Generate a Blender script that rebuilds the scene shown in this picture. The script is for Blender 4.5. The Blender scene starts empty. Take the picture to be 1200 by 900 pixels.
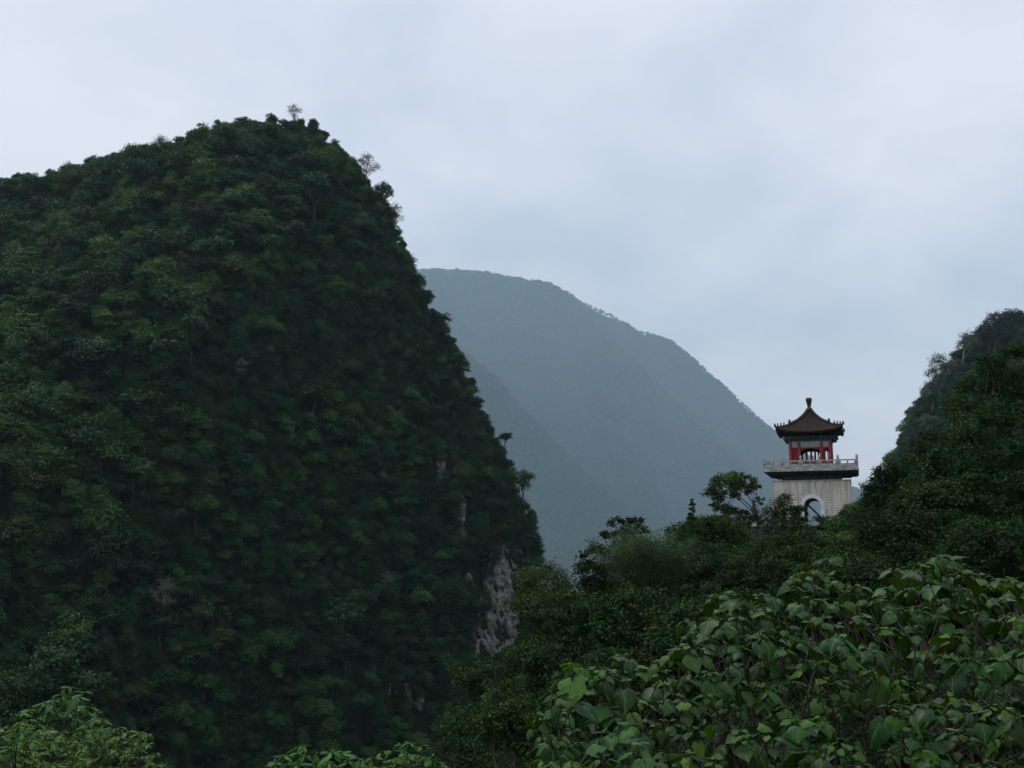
import bpy, math, random
import numpy as np
from mathutils import Vector, Matrix, Euler

# ------------------------------------------------------------------ camera
S = bpy.context.scene
COL = S.collection
F = 1166.7                                   # focal length in photo pixels (1200 wide)
PITCH = math.atan(190.0 / F)                 # horizon lies at row 640 of the photo
cam_d = bpy.data.cameras.new("camera")
cam_d.lens = 35.0; cam_d.sensor_width = 36.0
cam_d.clip_start = 0.1; cam_d.clip_end = 30000
cam = bpy.data.objects.new("camera", cam_d); COL.objects.link(cam)
cam.location = (0, 0, 0); cam.rotation_euler = (math.radians(90) + PITCH, 0, 0)
S.camera = cam

# ------------------------------------------------------------------ sky, sun, exposure
SUN_EL, SUN_AZ = math.radians(62), math.radians(318)
W = bpy.data.worlds.new("World"); S.world = W; W.use_nodes = True
wn, wl = W.node_tree.nodes, W.node_tree.links
wn.clear()
def N(tree, t, **kw):
    n = tree.nodes.new(t)
    for k, v in kw.items():
        if k in n.inputs: n.inputs[k].default_value = v
        else: setattr(n, k, v)
    return n
wt = W.node_tree
out = N(wt, "ShaderNodeOutputWorld")
bg = N(wt, "ShaderNodeBackground"); bg.inputs["Strength"].default_value = 0.1
sky = N(wt, "ShaderNodeTexSky", sky_type="NISHITA", sun_disc=False, sun_elevation=SUN_EL, sun_rotation=SUN_AZ,
        altitude=200, air_density=1.0, dust_density=2.0, ozone_density=1.0)
tc = N(wt, "ShaderNodeTexCoord")
sep = N(wt, "ShaderNodeSeparateXYZ"); wl.new(tc.outputs["Generated"], sep.inputs[0])
zz = N(wt, "ShaderNodeMath", operation="MAXIMUM"); wl.new(sep.outputs["Z"], zz.inputs[0]); zz.inputs[1].default_value = 0.0
za = N(wt, "ShaderNodeMath", operation="ADD"); wl.new(zz.outputs[0], za.inputs[0]); za.inputs[1].default_value = 0.38
dx = N(wt, "ShaderNodeMath", operation="DIVIDE"); wl.new(sep.outputs["X"], dx.inputs[0]); wl.new(za.outputs[0], dx.inputs[1])
dy = N(wt, "ShaderNodeMath", operation="DIVIDE"); wl.new(sep.outputs["Y"], dy.inputs[0]); wl.new(za.outputs[0], dy.inputs[1])
cb = N(wt, "ShaderNodeCombineXYZ"); wl.new(dx.outputs[0], cb.inputs[0]); wl.new(dy.outputs[0], cb.inputs[1])
n1 = N(wt, "ShaderNodeTexNoise", Scale=3.0, Detail=6.0, Roughness=0.52, Distortion=0.3); wl.new(cb.outputs[0], n1.inputs["Vector"])
mp = N(wt, "ShaderNodeMapping"); mp.inputs["Location"].default_value = (3.7, 1.9, 0); mp.inputs["Scale"].default_value = (0.55, 1.0, 1)
wl.new(cb.outputs[0], mp.inputs["Vector"])
n2 = N(wt, "ShaderNodeTexNoise", Scale=1.7, Detail=4.0, Roughness=0.5); wl.new(mp.outputs[0], n2.inputs["Vector"])
mixn = N(wt, "ShaderNodeMath", operation="ADD"); wl.new(n1.outputs["Fac"], mixn.inputs[0]); wl.new(n2.outputs["Fac"], mixn.inputs[1])
ramp = N(wt, "ShaderNodeValToRGB")                 # cloud tone: blue-grey hollows to pale white
ramp.color_ramp.elements[0].position = 0.38; ramp.color_ramp.elements[0].color = (6.0, 6.4, 7.7, 1)
ramp.color_ramp.elements[1].position = 0.60; ramp.color_ramp.elements[1].color = (9.3, 9.25, 9.75, 1)
half = N(wt, "ShaderNodeMath", operation="MULTIPLY"); wl.new(mixn.outputs[0], half.inputs[0]); half.inputs[1].default_value = 0.5
wl.new(half.outputs[0], ramp.inputs[0])
# thin overcast: brighter overhead, and again where the cloud thins out low down
zr = N(wt, "ShaderNodeValToRGB"); wl.new(zz.outputs[0], zr.inputs[0])
zr.color_ramp.elements[0].color = (1.68, 1.62, 1.58, 1); zr.color_ramp.elements[1].color = (1.55, 1.55, 1.55, 1)
e_ = zr.color_ramp.elements.new(0.45); e_.color = (1.20, 1.19, 1.18, 1)
br = N(wt, "ShaderNodeMix", data_type="RGBA", blend_type="MULTIPLY"); br.inputs["Factor"].default_value = 1.0
wl.new(ramp.outputs[0], br.inputs[6]); wl.new(zr.outputs[0], br.inputs[7])
mx = N(wt, "ShaderNodeMix", data_type="RGBA"); mx.inputs["Factor"].default_value = 0.93
wl.new(sky.outputs[0], mx.inputs[6]); wl.new(br.outputs[2], mx.inputs[7])
wl.new(mx.outputs[2], bg.inputs["Color"]); wl.new(bg.outputs[0], out.inputs["Surface"])

sun_d = bpy.data.lights.new("sun", "SUN"); sun_d.energy = 1.5; sun_d.angle = math.radians(11); sun_d.color = (1, 0.97, 0.92)
sun = bpy.data.objects.new("sun", sun_d); COL.objects.link(sun)
sdir = Vector((math.sin(SUN_AZ) * math.cos(SUN_EL), math.cos(SUN_AZ) * math.cos(SUN_EL), math.sin(SUN_EL)))
sun.rotation_euler = sdir.to_track_quat("Z", "Y").to_euler()

S.view_settings.view_transform = "Standard"; S.view_settings.look = "None"
S.view_settings.exposure = 0.0; S.view_settings.gamma = 1.0; S.view_settings.use_curve_mapping = False
S.render.engine = "CYCLES"
cy = S.cycles
cy.max_bounces = 5; cy.diffuse_bounces = 1; cy.glossy_bounces = 2; cy.transmission_bounces = 3; cy.volume_bounces = 0
cy.transparent_max_bounces = 8; cy.use_denoising = True; cy.use_adaptive_sampling = False

# ------------------------------------------------------------------ helpers
def P(u, v, Y):
    """world point seen at photo pixel (u, v), at ground distance Y in front of the camera"""
    a = (450.0 - v) / F
    z = Y * math.tan(PITCH + math.atan(a))
    d = Y * math.cos(PITCH) + z * math.sin(PITCH)
    return Vector(((u - 600.0) / F * d, Y, z))
def proj(p):
    """photo pixel of world points (n,3)"""
    p = np.asarray(p, float).reshape(-1, 3)
    d = p[:, 1] * math.cos(PITCH) + p[:, 2] * math.sin(PITCH)
    up = -p[:, 1] * math.sin(PITCH) + p[:, 2] * math.cos(PITCH)
    d = np.where(np.abs(d) < 1e-6, 1e-6, d)
    return 600 + F * p[:, 0] / d, 450 - F * up / d, d

def hash2(ix, iy, seed):
    h = (ix.astype(np.int64) * 374761393 + iy.astype(np.int64) * 668265263 + seed * 1274126177) & 0xFFFFFFFF
    h = ((h ^ (h >> 13)) * 1274126177) & 0xFFFFFFFF
    h = h ^ (h >> 16)
    return (h & 0xFFFF) / 65535.0
def vnoise(x, y, seed=0):
    x = np.asarray(x, float); y = np.asarray(y, float)
    ix = np.floor(x); iy = np.floor(y); fx = x - ix; fy = y - iy
    fx = fx * fx * fx * (fx * (fx * 6 - 15) + 10); fy = fy * fy * fy * (fy * (fy * 6 - 15) + 10)
    a = hash2(ix, iy, seed); b = hash2(ix + 1, iy, seed); c = hash2(ix, iy + 1, seed); d = hash2(ix + 1, iy + 1, seed)
    return (a + (b - a) * fx) * (1 - fy) + (c + (d - c) * fx) * fy
def fbm(x, y, seed=0, octv=4):
    s = 0; amp = 0.5; t = 0
    for k in range(octv):
        s = s + amp * (vnoise(np.asarray(x) * 2 ** k, np.asarray(y) * 2 ** k, seed + k * 17) - 0.5) * 2; t += amp; amp *= 0.5
    return s / t

def mesh_np(name, V, quads=None, tris=None, mats=(), qmat=None, tmat=None, smooth=False):
    me = bpy.data.meshes.new(name)
    V = np.ascontiguousarray(V, np.float32).reshape(-1, 3)
    q = np.zeros((0, 4), np.int32) if quads is None else np.asarray(quads, np.int32).reshape(-1, 4)
    t = np.zeros((0, 3), np.int32) if tris is None else np.asarray(tris, np.int32).reshape(-1, 3)
    me.vertices.add(len(V)); me.vertices.foreach_set("co", V.ravel())
    nl = q.size + t.size; npoly = len(q) + len(t)
    me.loops.add(nl); me.loops.foreach_set("vertex_index", np.concatenate([q.ravel(), t.ravel()]).astype(np.int32))
    me.polygons.add(npoly)
    st = np.concatenate([np.arange(len(q)) * 4, q.size + np.arange(len(t)) * 3]).astype(np.int32)
    me.polygons.foreach_set("loop_start", st)
    mi = np.concatenate([np.zeros(len(q), np.int32) if qmat is None else np.asarray(qmat, np.int32),
                         np.zeros(len(t), np.int32) if tmat is None else np.asarray(tmat, np.int32)])
    for m in mats: me.materials.append(m)
    me.polygons.foreach_set("material_index", mi)
    if smooth: me.polygons.foreach_set("use_smooth", np.ones(npoly, bool))
    me.update(calc_edges=True); me.validate()
    return me

class Geo:
    """collects boxes, tubes, lathes and sheets of one part"""
    def __init__(self): self.v = []; self.f = []; self.m = []
    def add(self, vs, fs, mi=0):
        b = len(self.v); self.v += [tuple(x) for x in vs]; self.f += [tuple(i + b for i in f) for f in fs]; self.m += [mi] * len(fs)
        return self
    def box(self, c, s, rz=0.0, taper=1.0, mi=0):
        hx, hy, hz = s[0] / 2, s[1] / 2, s[2] / 2; vs = []
        for zz_, k in ((-hz, 1.0), (hz, taper)):
            for x, y in ((-hx, -hy), (hx, -hy), (hx, hy), (-hx, hy)):
                x *= k; y *= k
                vs.append((c[0] + x * math.cos(rz) - y * math.sin(rz), c[1] + x * math.sin(rz) + y * math.cos(rz), c[2] + zz_))
        return self.add(vs, [(0, 3, 2, 1), (4, 5, 6, 7), (0, 1, 5, 4), (1, 2, 6, 5), (2, 3, 7, 6), (3, 0, 4, 7)], mi)
    def tube(self, pts, rad, n=6, mi=0, caps=True):
        pts = [Vector(p) for p in pts]
        if not hasattr(rad, "__len__"): rad = [rad] * len(pts)
        vs = []; fs = []; prev = None
        for i, p in enumerate(pts):
            t = (pts[min(i + 1, len(pts) - 1)] - pts[max(i - 1, 0)])
            t = t.normalized() if t.length > 1e-9 else Vector((0, 0, 1))
            if prev is None: a = t.orthogonal().normalized()
            else:
                a = prev - t * prev.dot(t)
                a = a.normalized() if a.length > 1e-6 else t.orthogonal().normalized()
            prev = a; b = t.cross(a)
            for k in range(n):
                an = 2 * math.pi * k / n
                vs.append(p + (a * math.cos(an) + b * math.sin(an)) * rad[i])
        for i in range(len(pts) - 1):
            for k in range(n):
                fs.append((i * n + k, i * n + (k + 1) % n, (i + 1) * n + (k + 1) % n, (i + 1) * n + k))
        if caps:
            fs.append(tuple(range(n - 1, -1, -1))); fs.append(tuple(range((len(pts) - 1) * n, len(pts) * n)))
        return self.add(vs, fs, mi)
    def lathe(self, prof, c=(0, 0, 0), n=12, mi=0):
        vs = []; fs = []
        for r, z in prof:
            for k in range(n):
                an = 2 * math.pi * k / n; vs.append((c[0] + r * math.cos(an), c[1] + r * math.sin(an), c[2] + z))
        for i in range(len(prof) - 1):
            for k in range(n): fs.append((i * n + k, i * n + (k + 1) % n, (i + 1) * n + (k + 1) % n, (i + 1) * n + k))
        fs.append(tuple(range(n - 1, -1, -1))); fs.append(tuple(range((len(prof) - 1) * n, len(prof) * n)))
        return self.add(vs, fs, mi)
    def mesh(self, name, mats, smooth=False):
        me = bpy.data.meshes.new(name); me.from_pydata(self.v, [], self.f)
        for m in (mats if isinstance(mats, (list, tuple)) else [mats]): me.materials.append(m)
        me.polygons.foreach_set("material_index", np.array(self.m, np.int32))
        if smooth: me.polygons.foreach_set("use_smooth", np.ones(len(self.f), bool))
        me.update(); return me
    def build(self, name, mats, parent=None, smooth=False, loc=None):
        return obj(name, self.mesh(name, mats, smooth), parent, loc)

def obj(name, me, parent=None, loc=None):
    o = bpy.data.objects.new(name, me); COL.objects.link(o)
    if parent is not None: o.parent = parent
    if loc is not None: o.location = loc
    return o
def tag(o, label=None, cat=None, group=None, kind=None):
    if label: o["label"] = label
    if cat: o["category"] = cat
    if group: o["group"] = group
    if kind: o["kind"] = kind
    return o
def thing(name, label, cat, loc, rz=0.0, group=None):
    o = bpy.data.objects.new(name, None); COL.objects.link(o); o.location = loc; o.rotation_euler = (0, 0, rz)
    o.empty_display_size = 0.5
    return tag(o, label, cat, group)
def dup(root, loc, rz, sc, label, group, cat):
    r = root.copy(); COL.objects.link(r); r.location = loc; r.rotation_euler = (0, 0, rz); r.scale = sc
    r["label"] = label; r["category"] = cat; r["group"] = group
    for ch in list(root.children):
        c = ch.copy(); COL.objects.link(c); c.parent = r
    return r

# ------------------------------------------------------------------ materials
def mat(name):
    m = bpy.data.materials.new(name); m.use_nodes = True; t = m.node_tree
    return m, t, t.nodes["Principled BSDF"], t.nodes["Material Output"]
def leaf_mat(name, c0, c1, rough=0.6, trans=0.18, spec=0.2, obj_var=0.5, hue_var=0.04, veins=False):
    """foliage: colour varies leaf by leaf (random per island) and plant by plant (object random)"""
    m, t, b, o = mat(name); L = t.links.new
    g = N(t, "ShaderNodeNewGeometry"); oi = N(t, "ShaderNodeObjectInfo")
    mix = N(t, "ShaderNodeMix", data_type="RGBA"); L(g.outputs["Random Per Island"], mix.inputs["Factor"])
    mix.inputs[6].default_value = (*c0, 1); mix.inputs[7].default_value = (*c1, 1)
    hs = N(t, "ShaderNodeHueSaturation"); L(mix.outputs[2], hs.inputs["Color"])
    v = N(t, "ShaderNodeMapRange"); L(oi.outputs["Random"], v.inputs[0]); v.inputs[3].default_value = 1 - obj_var; v.inputs[4].default_value = 1 + obj_var
    L(v.outputs[0], hs.inputs["Value"])
    wn_ = N(t, "ShaderNodeTexWhiteNoise", noise_dimensions="1D"); L(oi.outputs["Random"], wn_.inputs["W"])
    h = N(t, "ShaderNodeMapRange"); L(wn_.outputs["Value"], h.inputs[0]); h.inputs[3].default_value = 0.5 - hue_var; h.inputs[4].default_value = 0.5 + hue_var * 0.6
    L(h.outputs[0], hs.inputs["Hue"])
    col = hs.outputs[0]
    if veins:                                              # paler midrib and side veins, darker blotches, from the leaf's own UV
        uv = N(t, "ShaderNodeUVMap"); sx = N(t, "ShaderNodeSeparateXYZ"); L(uv.outputs[0], sx.inputs[0])
        def M(op, a, b_=None):
            n = N(t, "ShaderNodeMath", operation=op)
            for k_, q_ in enumerate((a, b_)):
                if q_ is None: continue
                if hasattr(q_, "links"): L(q_, n.inputs[k_])
                else: n.inputs[k_].default_value = q_
            return n.outputs[0]
        au = M("ABSOLUTE", sx.outputs[0]); mid = M("LESS_THAN", au, 0.035)
        side = M("LESS_THAN", M("FRACT", M("MULTIPLY", M("SUBTRACT", sx.outputs[1], M("MULTIPLY", au, 0.75)), 6.0)), 0.13)
        vn = M("MAXIMUM", mid, M("MULTIPLY", side, 0.6))
        vm = N(t, "ShaderNodeMix", data_type="RGBA"); L(M("MULTIPLY", vn, 0.4), vm.inputs["Factor"]); L(col, vm.inputs[6]); vm.inputs[7].default_value = (0.09, 0.17, 0.045, 1)
        tc2 = N(t, "ShaderNodeTexCoord"); nz = N(t, "ShaderNodeTexNoise", Scale=22.0, Detail=4.0); L(tc2.outputs["Object"], nz.inputs["Vector"])
        mr = N(t, "ShaderNodeMapRange"); L(nz.outputs["Fac"], mr.inputs[0]); mr.inputs[1].default_value = 0.3; mr.inputs[2].default_value = 0.7; mr.inputs[3].default_value = 0.7; mr.inputs[4].default_value = 1.2
        mm = N(t, "ShaderNodeMix", data_type="RGBA", blend_type="MULTIPLY"); mm.inputs["Factor"].default_value = 1.0; L(vm.outputs[2], mm.inputs[6]); L(mr.outputs[0], mm.inputs[7])
        col = mm.outputs[2]
        bp = N(t, "ShaderNodeBump", Strength=0.5, Distance=0.004); L(vn, bp.inputs["Height"]); bp.invert = True; L(bp.outputs[0], b.inputs["Normal"])
    L(col, b.inputs["Base Color"])
    b.inputs["Roughness"].default_value = rough; b.inputs["Specular IOR Level"].default_value = spec
    tr = N(t, "ShaderNodeBsdfTranslucent")
    hs2 = N(t, "ShaderNodeHueSaturation", Value=1.5, Saturation=1.15); hs2.inputs["Hue"].default_value = 0.47; L(hs.outputs[0], hs2.inputs["Color"]); L(hs2.outputs[0], tr.inputs["Color"])
    ms = N(t, "ShaderNodeMixShader"); ms.inputs[0].default_value = trans
    L(b.outputs[0], ms.inputs[1]); L(tr.outputs[0], ms.inputs[2]); L(ms.outputs[0], o.inputs["Surface"])
    return m
def noise_mat(name, c0, c1, scale=1.0, rough=0.8, stretch=(1, 1, 1), bump=0.3, detail=6, p0=0.35, p1=0.65, spec=0.3):
    m, t, b, o = mat(name); L = t.links.new
    tc_ = N(t, "ShaderNodeTexCoord"); mp_ = N(t, "ShaderNodeMapping"); mp_.inputs["Scale"].default_value = stretch
    L(tc_.outputs["Object"], mp_.inputs["Vector"])
    n = N(t, "ShaderNodeTexNoise", Scale=scale, Detail=detail, Roughness=0.6); L(mp_.outputs[0], n.inputs["Vector"])
    r = N(t, "ShaderNodeValToRGB"); r.color_ramp.elements[0].position = p0; r.color_ramp.elements[1].position = p1
    r.color_ramp.elements[0].color = (*c0, 1); r.color_ramp.elements[1].color = (*c1, 1)
    L(n.outputs["Fac"], r.inputs[0]); L(r.outputs[0], b.inputs["Base Color"])
    b.inputs["Roughness"].default_value = rough; b.inputs["Specular IOR Level"].default_value = spec
    if bump:
        bp = N(t, "ShaderNodeBump", Strength=bump, Distance=0.05); L(n.outputs["Fac"], bp.inputs["Height"]); L(bp.outputs[0], b.inputs["Normal"])
    return m

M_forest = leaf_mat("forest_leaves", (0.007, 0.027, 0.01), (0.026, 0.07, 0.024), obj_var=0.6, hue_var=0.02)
M_forest_light = leaf_mat("mid_green_leaves", (0.017, 0.056, 0.013), (0.054, 0.125, 0.032), obj_var=0.55, hue_var=0.02)  # lighter green foliage of the ragged and domed trees
M_forestbark = noise_mat("dark_bark", (0.02, 0.017, 0.012), (0.05, 0.042, 0.032), scale=6, stretch=(1, 1, 0.25), bump=0.5)  # darker bark tone for forest trunks and foreground stems
M_olive = leaf_mat("olive_leaves", (0.014, 0.034, 0.007), (0.038, 0.066, 0.015), obj_var=0.3, hue_var=0.02)
M_lime = leaf_mat("yellow_green_leaves", (0.032, 0.075, 0.008), (0.075, 0.125, 0.016), obj_var=0.2, hue_var=0.02)
M_pale = leaf_mat("pale_grey_leaves", (0.065, 0.09, 0.06), (0.12, 0.145, 0.1), obj_var=0.15, hue_var=0.02)
M_mid = leaf_mat("wood_leaves", (0.004, 0.017, 0.003), (0.022, 0.06, 0.011), obj_var=0.3, hue_var=0.03, rough=0.6, spec=0.12)
M_fresh = leaf_mat("fresh_leaves", (0.018, 0.07, 0.007), (0.055, 0.145, 0.018), obj_var=0.15, hue_var=0.02, rough=0.45, trans=0.25)
M_big = leaf_mat("broad_glossy_leaves", (0.005, 0.027, 0.003), (0.028, 0.09, 0.012), obj_var=0.12, hue_var=0.02, rough=0.46, spec=0.2, trans=0.16, veins=True)
M_young = leaf_mat("young_leaves", (0.034, 0.1, 0.01), (0.076, 0.165, 0.022), obj_var=0.1, hue_var=0.02, rough=0.5, trans=0.3, veins=True)
M_dead = leaf_mat("withered_leaves", (0.06, 0.03, 0.012), (0.10, 0.055, 0.02), obj_var=0.1, hue_var=0.01)
M_blossom = leaf_mat("faded_blossom", (0.14, 0.12, 0.085), (0.22, 0.17, 0.12), obj_var=0.1, hue_var=0.01)
M_bark = noise_mat("bark", (0.035, 0.028, 0.02), (0.10, 0.085, 0.065), scale=6, stretch=(1, 1, 0.25), bump=0.5)
M_palebark = noise_mat("pale_bark", (0.12, 0.11, 0.09), (0.25, 0.23, 0.2), scale=6, stretch=(1, 1, 0.25), bump=0.5)
M_twig = noise_mat("green_twig", (0.016, 0.024, 0.008), (0.04, 0.055, 0.018), scale=8, bump=0.2)
M_soil = noise_mat("undergrowth_soil", (0.004, 0.008, 0.003), (0.014, 0.024, 0.009), scale=0.35, rough=0.95, bump=0.6, spec=0.1)
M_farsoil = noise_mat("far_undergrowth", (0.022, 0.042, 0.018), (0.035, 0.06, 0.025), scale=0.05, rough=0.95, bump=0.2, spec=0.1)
M_rock = noise_mat("limestone", (0.022, 0.024, 0.022), (0.20, 0.205, 0.195), scale=0.6, stretch=(1.5, 1.5, 0.24), rough=0.9, bump=1.0, p0=0.32, p1=0.70, detail=11)

def stone_mat(name, c0, c1, mortar, bw, bh):
    m, t, b, o = mat(name); L = t.links.new
    tc_ = N(t, "ShaderNodeTexCoord"); sp = N(t, "ShaderNodeSeparateXYZ"); L(tc_.outputs["Object"], sp.inputs[0])
    ad = N(t, "ShaderNodeMath", operation="ADD"); L(sp.outputs[0], ad.inputs[0]); L(sp.outputs[1], ad.inputs[1])
    cv = N(t, "ShaderNodeCombineXYZ"); L(ad.outputs[0], cv.inputs[0]); L(sp.outputs[2], cv.inputs[1])
    bk = N(t, "ShaderNodeTexBrick"); L(cv.outputs[0], bk.inputs["Vector"])
    bk.inputs["Scale"].default_value = 1.0; bk.inputs["Brick Width"].default_value = bw; bk.inputs["Row Height"].default_value = bh
    bk.inputs["Mortar Size"].default_value = 0.025; bk.inputs["Color1"].default_value = (*c0, 1); bk.inputs["Color2"].default_value = (*c1, 1); bk.inputs["Mortar"].default_value = (*mortar, 1)
    n = N(t, "ShaderNodeTexNoise", Scale=0.7, Detail=7.0, Roughness=0.65); L(tc_.outputs["Object"], n.inputs["Vector"])
    r = N(t, "ShaderNodeMapRange"); L(n.outputs["Fac"], r.inputs[0]); r.inputs[1].default_value = 0.3; r.inputs[2].default_value = 0.7; r.inputs[3].default_value = 0.78; r.inputs[4].default_value = 1.08
    mm = N(t, "ShaderNodeMix", data_type="RGBA", blend_type="MULTIPLY"); mm.inputs["Factor"].default_value = 1.0
    L(bk.outputs["Color"], mm.inputs[6]); L(r.outputs[0], mm.inputs[7])
    mp_ = N(t, "ShaderNodeMapping"); mp_.inputs["Scale"].default_value = (2.6, 2.6, 0.16); L(tc_.outputs["Object"], mp_.inputs["Vector"])   # rain streaks
    n3 = N(t, "ShaderNodeTexNoise", Scale=1.0, Detail=5.0, Roughness=0.6); L(mp_.outputs[0], n3.inputs["Vector"])
    r3 = N(t, "ShaderNodeMapRange"); L(n3.outputs["Fac"], r3.inputs[0]); r3.inputs[1].default_value = 0.38; r3.inputs[2].default_value = 0.60; r3.inputs[3].default_value = 0.66; r3.inputs[4].default_value = 1.05
    m3 = N(t, "ShaderNodeMix", data_type="RGBA", blend_type="MULTIPLY"); m3.inputs["Factor"].default_value = 1.0; L(mm.outputs[2], m3.inputs[6]); L(r3.outputs[0], m3.inputs[7]); L(m3.outputs[2], b.inputs["Base Color"])
    bp = N(t, "ShaderNodeBump", Strength=0.4, Distance=0.02); L(bk.outputs["Fac"], bp.inputs["Height"]); bp.invert = True; L(bp.outputs[0], b.inputs["Normal"])
    b.inputs["Roughness"].default_value = 0.85
    return m
M_wall = stone_mat("stone_tile_wall", (0.60, 0.585, 0.51), (0.55, 0.53, 0.46), (0.40, 0.385, 0.34), 0.62, 0.30)
M_marble = noise_mat("weathered_marble", (0.15, 0.17, 0.165), (0.44, 0.455, 0.44), scale=2.4, rough=0.7, bump=0.25)
M_white = noise_mat("white_arch_stone", (0.50, 0.51, 0.52), (0.68, 0.69, 0.70), scale=1.5, rough=0.6, bump=0.1)
M_slab = noise_mat("shade_toned_concrete", (0.025, 0.03, 0.03), (0.06, 0.07, 0.065), scale=1.2, rough=0.9, bump=0.3)  # concrete with the shade under balcony and terrace put into its colour
M_red = noise_mat("red_lacquer", (0.13, 0.006, 0.012), (0.26, 0.010, 0.022), scale=2.5, rough=0.45, bump=0.1, spec=0.4)
M_darkred = noise_mat("dark_red_timber", (0.10, 0.010, 0.012), (0.17, 0.016, 0.02), scale=2.5, rough=0.6, bump=0.1)
M_teal = noise_mat("painted_beam", (0.12, 0.17, 0.17), (0.30, 0.35, 0.34), scale=3.2, rough=0.65, bump=0.1, stretch=(1, 1, 2.0))
M_bracket = noise_mat("painted_bracket", (0.02, 0.04, 0.045), (0.07, 0.09, 0.085), scale=4.0, rough=0.7, bump=0.1)
M_tile = noise_mat("brown_roof_tile", (0.009, 0.007, 0.006), (0.036, 0.025, 0.019), scale=3.2, rough=0.8, bump=0.3, spec=0.1)
M_ridge = noise_mat("dark_glazed_ridge", (0.012, 0.011, 0.012), (0.04, 0.034, 0.028), scale=3.0, rough=0.35, bump=0.1)
M_stair = noise_mat("dark_stair", (0.025, 0.03, 0.03), (0.06, 0.065, 0.06), scale=2.0, rough=0.8, bump=0.1)

# ------------------------------------------------------------------ terrain: ground
CP = np.array([
 (0,0,-1.7),(0,-40,0),(-40,-30,2),(40,-30,8),(0,8,-3.2),(-8,8,-3.4),(8,8,-2.8),(4,14,-5),(12,12,-3),(20,14,-1),(-8,16,-7.5),(-20,20,-12),(0,25,-13),(-3,80,-18),(-20,80,-40),(3,80,-11),
 (-40,60,-40),(0,50,-24),(10,50,-11.5),(20,50,-7.5),(25,50,-4),(45,50,8),(60,60,16),(-60,120,-55),(-20,120,-48),(0,115,-24),(10,100,-8.5),(20,105,-4.5),(36,121,1.0),(28,113,0),(44,126,1.2),(30,125,0.3),(50,118,3.5),
 (6,75,-8.5),(16,75,-5),(24,80,-3),(29,90,-4),(34,90,1),(41,90,7.5),(47,90,11.5),(60,90,20),(40,75,5),(90,90,30),(45,160,-22),(30,160,-28),(0,180,-48),(10,250,-52),
 (60,175,-10),(70,175,-6),(77,175,0),(86,175,8),(95,175,12),(130,170,30),(0,300,-50),(60,300,-40),(150,300,30),(-150,120,-58),(-120,40,-40),(120,20,30),(-100,-60,6),(100,-80,30)], float)
def _tps(r): return np.where(r > 1e-9, r * r * np.log(np.maximum(r, 1e-9)), 0.0)
_c = CP[:, :2] / 50.0; _n = len(_c)
_K = _tps(np.linalg.norm(_c[:, None] - _c[None], axis=2)) + np.eye(_n) * 0.01
_Pm = np.hstack([np.ones((_n, 1)), _c])
_A = np.block([[_K, _Pm], [_Pm.T, np.zeros((3, 3))]])
_w = np.linalg.solve(_A, np.concatenate([CP[:, 2], np.zeros(3)]))
def ground_z(x, y):
    x = np.asarray(x, float); y = np.asarray(y, float); sh = x.shape
    q = np.stack([x.ravel(), y.ravel()], 1) / 50.0; z = np.empty(len(q))
    for i in range(0, len(q), 20000):
        s = q[i:i + 20000]
        z[i:i + 20000] = _tps(np.linalg.norm(s[:, None] - _c[None], axis=2)) @ _w[:_n] + _w[_n] + s @ _w[_n + 1:]
    z = z.reshape(sh)
    r = np.hypot(x - 20, y - 110)
    k = np.clip((r - 200) / 160, 0, 1); k = k * k * (3 - 2 * k)
    z = np.clip(z, -58, 95) * (1 - k) + (-50) * k
    far_ = np.clip((r - 500) / 2600, 0, 1); z = z - 560 * far_ * far_ * (3 - 2 * far_)          # the valley runs on downhill
    return z + fbm(x / 14, y / 14, 5, 3) * 0.7 * np.clip((np.hypot(x, y) - 12) / 20, 0, 1)
def axis(a, b, fine0, fine1, step, growth=1.25):
    c = list(np.arange(fine0, fine1 + 1e-6, step)); s = step
    while c[-1] < b: s *= growth; c.append(min(b, c[-1] + s))
    s = step; lo = []
    q = fine0
    while q > a: s *= growth; q = max(a, q - s); lo.append(q)
    return np.array(lo[::-1] + c)
def grid_mesh(name, X, Y, Z, mats, smooth=True):
    ny, nx = X.shape
    V = np.stack([X, Y, Z], 2).reshape(-1, 3)
    i = np.arange(ny * nx).reshape(ny, nx)
    Q = np.stack([i[:-1, :-1], i[:-1, 1:], i[1:, 1:], i[1:, :-1]], 2).reshape(-1, 4)
    return mesh_np(name, V, Q, mats=mats, smooth=smooth)
gx = axis(-23000, 23000, -130, 130, 2.0); gy = axis(-700, 19000, -30, 260, 2.0)
GX, GY = np.meshgrid(gx, gy)
g = obj("ground", grid_mesh("ground", GX, GY, ground_z(GX, GY), [M_soil]))
tag(g, kind="structure")

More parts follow.
